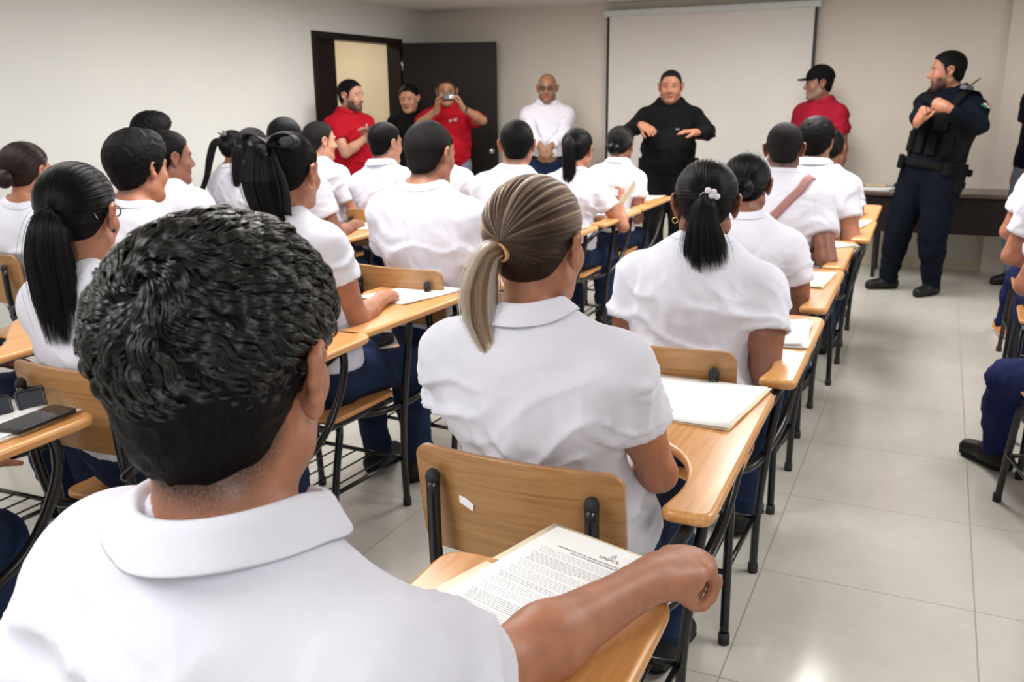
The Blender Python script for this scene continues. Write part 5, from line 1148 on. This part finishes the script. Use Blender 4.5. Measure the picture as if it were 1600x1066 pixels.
# shells around the trunk: vest, belts
def shell(P, name, d, z0, z1, mt, parts, h_=.008, cutx=None):
    pr = [infl(P['T'][i], d) for i in parts]; up, hip, rt = P['up'], P['hip'], P['rtt']
    def clip(X, Y, Z):
        u = (X - hip[0]) * up[0] + (Y - hip[1]) * up[1] + (Z - hip[2]) * up[2]; c = np.maximum(u - z1, z0 - u)
        if cutx: c = np.maximum(c, np.abs((X - hip[0] - u * up[0]) * rt[0] + (Y - hip[1] - u * up[1]) * rt[1] + (Z - hip[2] - u * up[2]) * rt[2]) - cutx)
        return c
    return child(P, blob(name, pr, h_, mt, clip))
def on_trunk(P, ang, u, d):     # a point on the trunk at an angle from the front (to his right) and a height above the hip
    a = math.radians(ang); c = P['hip'] + P['up'] * u; dr_ = P['fwt'] * math.cos(a) + P['rtt'] * math.sin(a); lo, hi = 0.02, .5
    pr = P['T'][:4 + (1 if len(P['T']) > 7 else 0)]
    for _ in range(22):
        mid = (lo + hi) / 2
        if sdf_points(pr, np.array([c + dr_ * mid]))[0] < d: lo = mid
        else: hi = mid
    return c + dr_ * lo, np.stack([np.cross(dr_, P['up']), dr_, P['up']], 1)
P = G['speaker']; bl = shell(P, 'duty_belt', .026, .055, .105, M['vest'], (0, 1))
for a, u, sz in ((-80, .05, (.06, .04, .13)), (75, .06, (.06, .04, .11)), (-45, .07, (.05, .03, .07)), (100, .07, (.05, .03, .07))):
    p_, R3 = on_trunk(P, a, u, .03); o = tbox('belt_pouch', p_, R3, sz, M['vest'], .008); o.parent = bl
decal(P, P['hip'] + P['up'] * .33 + P['fwt'] * .15 - P['rtt'] * .06, (.03, .012), M['greyplastic'], 'name_badge', .014)
P = G['lilac']
for u in (.40, .33, .26, .19): decal(P, P['hip'] + P['up'] * u + P['fwt'] * .14, (.009, .009), M['flagwhite'], 'button', .013)
shell(P, 'belt', .016, .055, .085, M['shoe_black'], (0, 1))
P = G['police']; vest = shell(P, 'tactical_vest', .032, .10, P['Lt'] - .075, M['vest'], (1, 2, 3), .008)
bl = shell(P, 'duty_belt', .030, .03, .085, M['vest'], (0, 1))
for a in (-50, -22, 6, 34): p_, R3 = on_trunk(P, a, .20, .045); o = tbox('magazine_pouch', p_, R3, (.072, .035, .15), M['vest'], .010); o.parent = vest
for a, u in ((-30, .33), (15, .35)): p_, R3 = on_trunk(P, a, u, .040); o = tbox('vest_pocket', p_, R3, (.10, .025, .075), M['vest'], .008); o.parent = vest
for s in (-1, 1):
    path = [P['NB'] + P['rtt'] * s * .09 + P['fwt'] * .12 - P['up'] * .14, P['NB'] + P['rtt'] * s * .095 + P['fwt'] * .03 - P['up'] * .02, P['NB'] + P['rtt'] * s * .10 - P['up'] * .0, P['NB'] + P['rtt'] * s * .10 - P['fwt'] * .12 - P['up'] * .10]
    pp = push_out(P['SH'], np.array(catmull(path, 6)), .010, 6, True); o = ribbon('shoulder_strap', pp, P['rtt'], .032, .008, M['vest'], 0); o.parent = vest
for a, u, sz, mt in ((-88, .0, (.075, .06, .20), 'vest'), (-120, .04, (.05, .05, .05), 'vest'), (-118, -.05, (.05, .05, .05), 'vest'), (45, .05, (.06, .04, .10), 'vest'), (-60, .05, (.05, .04, .09), 'vest')):
    p_, R3 = on_trunk(P, a, u, .045); o = tbox('holster' if sz[2] == .2 else 'belt_pouch', p_, R3, sz, M[mt], .010); o.parent = bl
p_ = surf(P, P['NB'] - P['rtt'] * .11 + P['fwt'] * .03 + P['up'] * .02, .03); R3 = np.stack([P['rtt'], P['fwt'], P['up']], 1)
rad = tbox('radio', p_, R3, (.05, .085, .03), M['greyplastic'], .006); rad.parent = vest
V, F = tube_geo([p_ + P['up'] * .01 - P['fwt'] * .02, p_ + P['up'] * .06 - P['fwt'] * .09, p_ + P['up'] * .075 - P['fwt'] * .115], [.006, .005, .003], 8); mesh_np('antenna', V, F, M['plastic'], rad)
# flag patch on the left sleeve
w1 = push_out(P['SH'], np.array([P['SL'] - CF * .14 + CR * -.016 - P['up'] * .05]), .026, 25, True)[0]; n_ = normal_at(P, w1); x = nrm(np.cross([0, 0, 1], n_)); y = np.cross(n_, x)
base = None
for k, mt in enumerate(('green', 'flagwhite', 'flagred')):
    V, F = [], []
    for i in range(3):
        for j in range(5):
            q_ = w1 + x * ((k - 1.5) * .030 + i * .015) + y * (-.026 + j * .013); V.append(push_out(P['SH'], np.array([q_]), .026, 3, True)[0])
    for i in range(2):
        for j in range(4): a = i * 5 + j; F.append((a, a + 5, a + 6, a + 1))
    o = mesh_np('flag_patch' if base is None else 'flag_stripe', V, F, M[mt])
    if base is None: base = child(P, o)
    else: o.parent = base
o = decal(P, w1, (.016, .016), M['emblem'], 'flag_emblem', .0275, [[(math.cos(a) * .5, math.sin(a) * .5) for a in np.linspace(0, 2 * PI, 9)[:-1]]])
# watch of the filming man
P = G['filmer']; e = P['EL'] + (P['lhand'] - P['EL']) * .88; d = nrm(P['lhand'] - P['EL']); V, F = tube_geo([e - d * .012, e - d * .008, e + d * .008, e + d * .012], [.028, .033, .033, .028], 16); child(P, mesh_np('wrist_watch', V, F, M['plastic']))
# what they hold
def held(name, label, cat, parts):
    t = empty(name, tuple(parts[0][1]), label=label, cat=cat)
    for nm, c, R3, sz, mt, bev in parts:
        o = tbox(nm, np.asarray(c) - np.asarray(parts[0][1]), R3, sz, M[mt], bev); o.parent = t
    return t
c = at_depth(702, 152, 7.86); R3 = np.stack([CR, CF, CU], 1); M['screen_lit'] = mat('camera_screen', (0.7, 0.7, 0.7), .3, emit=(.9, .93, 1), estr=.5)
held('video_camera', 'small dark camera held up before the face of the grey-haired man', 'camera', [('body', c, R3, (.105, .035, .05), 'plastic', .006), ('screen', c + CR * .025 - CF * .019, R3, (.042, .004, .026), 'screen_lit', .001)])
c = at_depth(581, 205, 7.25); held('mobile_phone', 'dark mobile phone held at the waist by the bearded man in red', 'phone', [('body', c, np.stack([CR * .9 + CU * .3, CF, CU * .95 - CR * .3], 1), (.045, .012, .09), 'plastic', .004)])
# folder raised by the woman with the very long ponytail
c = at_depth(980, 304, 5.4); X = nrm(CR * .55 + CU * .8); Y = nrm(CF + CR * .2); Z = np.cross(X, Y); t = empty('folder', tuple(c), label='cream folder raised in the hand of the woman with the very long ponytail', cat='folder')
o = tbox('cover', (0, 0, 0), np.stack([X, Y, np.cross(X, Y)], 1), (.17, .20, .002), M['folder'], .0005); o.parent = t; o = tbox('sheet', np.cross(X, Y) * .003, np.stack([X, Y, np.cross(X, Y)], 1), (.16, .19, .001), M['paper'], .0); o.parent = t

# ------------------------------------------------------------------ things on the writing tablets
def on(cx, cy, rz, lx, ly): p = cl(cx, cy, rz, (lx, ly, 0)); return p[0], p[1]
# the printed page and folder under the boy's arm
x, y = -.445, 1.085; rzb = 16
f_ = sheets('folder', 'cream folder beneath the printed page under the nearest young man’s forearm', 'folder', x - .012, y + .004, rzb + 1, .225, .315, n=1, m_='folder')
pg = empty('document', (x, y, DT + .0032), -math.radians(rzb), label='white printed page under the forearm of the young man nearest the camera', cat='document')
W2, L2 = .216, .300
box('page', -W2 / 2, W2 / 2, -L2 / 2, L2 / 2, -.0008, .0004, M['paper'], pg)
def text(body, size, x, y, mt, parent, bold=0.0, align='CENTER', name='heading_text'):
    c_ = bpy.data.curves.new(name, 'FONT'); c_.body = body; c_.size = size; c_.align_x = align; c_.offset = bold; c_.extrude = .00005; c_.materials.append(mt)
    tmp = bpy.data.objects.new('tmp', c_); COL.objects.link(tmp); bpy.context.view_layer.update(); me = bpy.data.meshes.new_from_object(tmp.evaluated_get(bpy.context.evaluated_depsgraph_get())); bpy.data.objects.remove(tmp)
    o = bpy.data.objects.new(name, me); COL.objects.link(o); o.parent = parent; o.location = (x, y, .0006); return o
text('UNIPOL', .0105, .022, .108, M['inkdark'], pg, .00015, name='logo_text')
bm = bmesh.new()
for k, (w_, hh_) in enumerate(((.012, .0), (.009, .003), (.007, .006), (.004, .009))): bm_box(bm, .022 - w_ / 2, .022 + w_ / 2, .1185 + hh_, .1203 + hh_, .0004, .0006)
from_bm('logo_mark', bm, M['ink'], pg)
text('LINEAMIENTOS PARA EL INGRESO DE ASPIRANTES A LOS CURSOS', .0050, .008, .096, M['inkdark'], pg, .00006); text('INICIAL EN SU MODALIDAD PRESENCIAL', .0050, .008, .0895, M['inkdark'], pg, .00006)
rg = random.Random(4); y_ = .081; para = 0; bmt, bmb = bmesh.new(), bmesh.new()
while y_ > -.135:
    nl = rg.choice((3, 4, 5, 6)); bold = para % 3 == 1
    for li in range(nl):
        xx = -.082 if li else -.088; end = .088 if li < nl - 1 else rg.uniform(-.03, .05)
        while xx < end and y_ > -.135:
            ww = rg.uniform(.003, .013); yy = y_; zz = 0
            while zz < ww:      # letters of a word, too small to read
                lw = rg.uniform(.0008, .0014); hh_ = rg.choice((.0012, .0012, .0018)); bm_box(bmb if bold else bmt, xx + zz, xx + zz + lw * .62, yy, yy + hh_, .0004, .0005); zz += lw
            xx += ww + .0016
        y_ -= .0046
    y_ -= .0030; para += 1
from_bm('body_text', bmt, M['ink'], pg); from_bm('bold_text', bmb, M['inkdark'], pg)
def pile(key_, cx, cy, rz, lx, ly, r2, label, cat='folder', name='folder', w_=.225, l_=.31, n=3, m_=('folder', 'paper', 'folder'), seed=1):
    x, y = on(cx, cy, rz, lx, ly); sheets(name, label, cat, x, y, rz + r2, w_, l_, n=n, m_=m_, seed=seed)
pile('blond', -.62, 1.36, 0, .155, .62, 5, 'cream folder lying on the tablet right of the blond woman', n=3, m_=('folder', 'folder', 'paper'), w_=.27, l_=.31)
pile('clip', -.60, 2.18, 0, .20, .50, -4, 'open cream folder with loose pages on the tablet of the woman with the pearl clip', w_=.20, l_=.30, n=4, m_=('folder', 'paper', 'paper', 'paper'), seed=2)
pile('bun', -.62, 3.04, 0, .19, .52, 3, 'cream folder on the tablet of the woman with the round bun', w_=.2, l_=.3, seed=3)
pile('strap', -.64, 3.84, 0, .17, .56, 42, 'cream folder lying askew on the tablet of the man with the strap', w_=.22, l_=.30, seed=4)
pile('polo2', -.60, 4.66, 0, .17, .55, 8, 'cream folder on the tablet of the thick-haired man at the aisle', w_=.22, l_=.3, seed=5)
pile('bow', -1.87, 2.18, 4, .14, .60, 12, 'cream folder on the tablet of the woman with the black bow', w_=.23, l_=.31, seed=6, n=2)
pile('buzz', -1.80, 2.87, 3, .15, .58, 4, 'cream folder on the tablet of the broad man with cropped hair', w_=.22, l_=.3, seed=7)
pile('midman', -1.98, 3.95, 0, .16, .55, 10, 'cream folder on the tablet of the man with ears showing', w_=.22, l_=.3, seed=8)
x, y = on(-1.98, 4.75, 0, .15, .52); sheets('document', 'white page on the tablet in front of the woman holding up a folder', 'document', x, y, 14, .21, .29, n=2, m_='paper', seed=9)
pile('pigtail', -2.0, 5.55, 0, .16, .56, 5, 'cream folder on the tablet of the woman with the looped bun', w_=.22, l_=.3, seed=10)
pile('dome', -3.02, 3.72, 0, .16, .52, 5, 'cream folder on the tablet of the man with smooth rounded hair', w_=.22, l_=.3, seed=11)
pile('ponyd', -4.2, 4.58, 0, .10, .52, 5, 'cream folder on the tablet of the woman with the grey hair clip', w_=.22, l_=.3, seed=12)
pile('leftbun', -3.62, 2.52, 0, .16, .50, 5, 'cream folder on the tablet of the woman with the brown bun', w_=.22, l_=.3, seed=13)
# left desk: pages, sunglasses, phone
x, y = on(-2.0, .60, 0, .165, .60); sheets('document', 'white pages under the sunglasses and phone on the left desk', 'document', x, y, -4, .24, .31, n=3, m_=('folder', 'paper', 'paper'), seed=14)
ph = empty('mobile_phone', (-1.742, 1.262, DT + .0075), math.radians(3), label='black mobile phone lying face up on the left desk', cat='phone')
pb = rounded([(-.038, -.079), (.038, -.079), (.038, .079), (-.038, .079)], .012, 6); prism('phone_case', pb, 0, .011, M['plastic'], ph, .003); M['phonescreen'] = mat('phone_glass', (0.015, 0.017, 0.02), .05)
prism('screen', rounded([(-.034, -.075), (.034, -.075), (.034, .075), (-.034, .075)], .009, 6), .0108, .0116, M['phonescreen'], ph)
M['sunlens'] = mat('smoked_lens', (0.03, 0.035, 0.05), .08, spec=.7)
sg = empty('sunglasses', (-1.862, 1.30, DT + .0075), math.radians(68), label='black square-framed sunglasses lying on the pages on the left desk', cat='sunglasses')
gs = []; tilt = .95
def sgp(x, y, z): return (x, y * math.cos(tilt) - z * math.sin(tilt), y * math.sin(tilt) + z * math.cos(tilt) + .014)
for s in (-1, 1):
    ol = rounded([(s * .036 - .028, -.023), (s * .036 + .028, -.023), (s * .036 + .030, .023), (s * .036 - .030, .023)], .010, 5)
    pts = [sgp(a, b, 0) for a, b in ol]; pts.append(pts[0]); gs.append(tube_geo(pts, .0032, 8, False))
    V = [sgp(a, b, 0) for a, b in ol]; o = mesh_np('lens', V, [tuple(range(len(V)))], M['sunlens'], sg, smooth=False); s_ = o.modifiers.new('s', 'SOLIDIFY'); s_.thickness = .0018
gs.append(tube_geo([sgp(-.008, .010, 0), sgp(0, .013, 0), sgp(.008, .010, 0)], .003, 8)); V, F = join_geo(gs); mesh_np('frame', V, F, M['plastic'], sg)
for s in (-1, 1): V, F = tube_geo([sgp(s * .068, .018, 0), (s * .071, .04, .030), (s * .069, .11, .010), (s * .058, .142, .004)], [.0035, .004, .0035, .0045], 8); mesh_np('temple_arm', V, F, M['plastic'], sg)
# sticker on the backrest of the blond woman's chair
ch = [o for o in bpy.data.objects if o.type == 'EMPTY' and 'torn sticker' in o.get('label', '')][0]
br = [o for o in bpy.data.objects if o.parent is ch and o.name.startswith('backrest')][0]
bm = bmesh.new(); vs = [bm.verts.new(v) for v in ((-.108, -.0298, .727), (-.080, -.0318, .715), (-.078, -.0325, .728), (-.094, -.0318, .738), (-.108, -.031, .741))]; bm.faces.new(vs)
o = from_bm('sticker', bm, M['paper'], br); s_ = o.modifiers.new('s', 'SOLIDIFY'); s_.thickness = .0008; s_.offset = 0

# ------------------------------------------------------------------ the long desk before the back wall
dk = empty('desk', (.55, 7.98, 0), label='long dark wooden desk along the back wall behind the police officer', cat='desk')
x0, x1, DTP = -1.15, 1.35, .692
box('desk_top', x0, x1, -.25, .25, DTP - .03, DTP, M['darkwood_x'], dk, .004); box('modesty_panel', x0 + .06, x1 - .06, -.20, -.182, .375, DTP - .03, M['darkwood'], dk, .002)
for x in (x0 + .20, x1 - .2):
    for y in (-.18, .20): V, F = tube_geo([(x, y, 0), (x, y, DTP - .03)], .016, 12); mesh_np('leg', V, F, M['steel'], dk)
def put(name, label, cat, x, y, w_, l_, rz, m_, n, seed): sheets(name, label, cat, x, y, rz, w_, l_, z=DTP, n=n, m_=m_, seed=seed)
put('document', 'loose white pages on the long dark desk by the back wall', 'document', -.44, 7.90, .26, .20, 10, 'paper', 4, 21); put('document', 'small white slip on the long desk beside the police officer', 'document', -.20, 7.93, .08, .06, 5, 'paper', 1, 22)
M['cream'] = mat('cream_box_card', (0.62, 0.48, 0.34), .7); o = box('pencil_case', -.53, -.37, 8.08, 8.14, DTP, DTP + .028, M['cream'], None, .006); tag(o, 'small cream case on the long desk under the screen', 'case')
ofc = empty('office_chair', (-.12, 8.02, 0), label='black rounded chair behind the long desk, beside the police officer', cat='chair')
p_ = blob('backrest', [cone((-.10, .30, .62), (.10, .30, .62), .13, .13, .02, (0, 1, 0), .22)], .008, M['plastic']); p_.parent = ofc
p_ = blob('seat', [cone((0, .06, .46), (0, .12, .46), .17, .17, .02, (0, 0, 1), .2)], .010, M['plastic']); p_.parent = ofc
for a, b in ((-.14, .0), (.14, .0), (-.14, .24), (.14, .24)): V, F = tube_geo([(a * .8, .1 + (b - .12) * .5, .45), (a, b, 0)], .011, 10); mesh_np('leg', V, F, M['steel'], ofc)
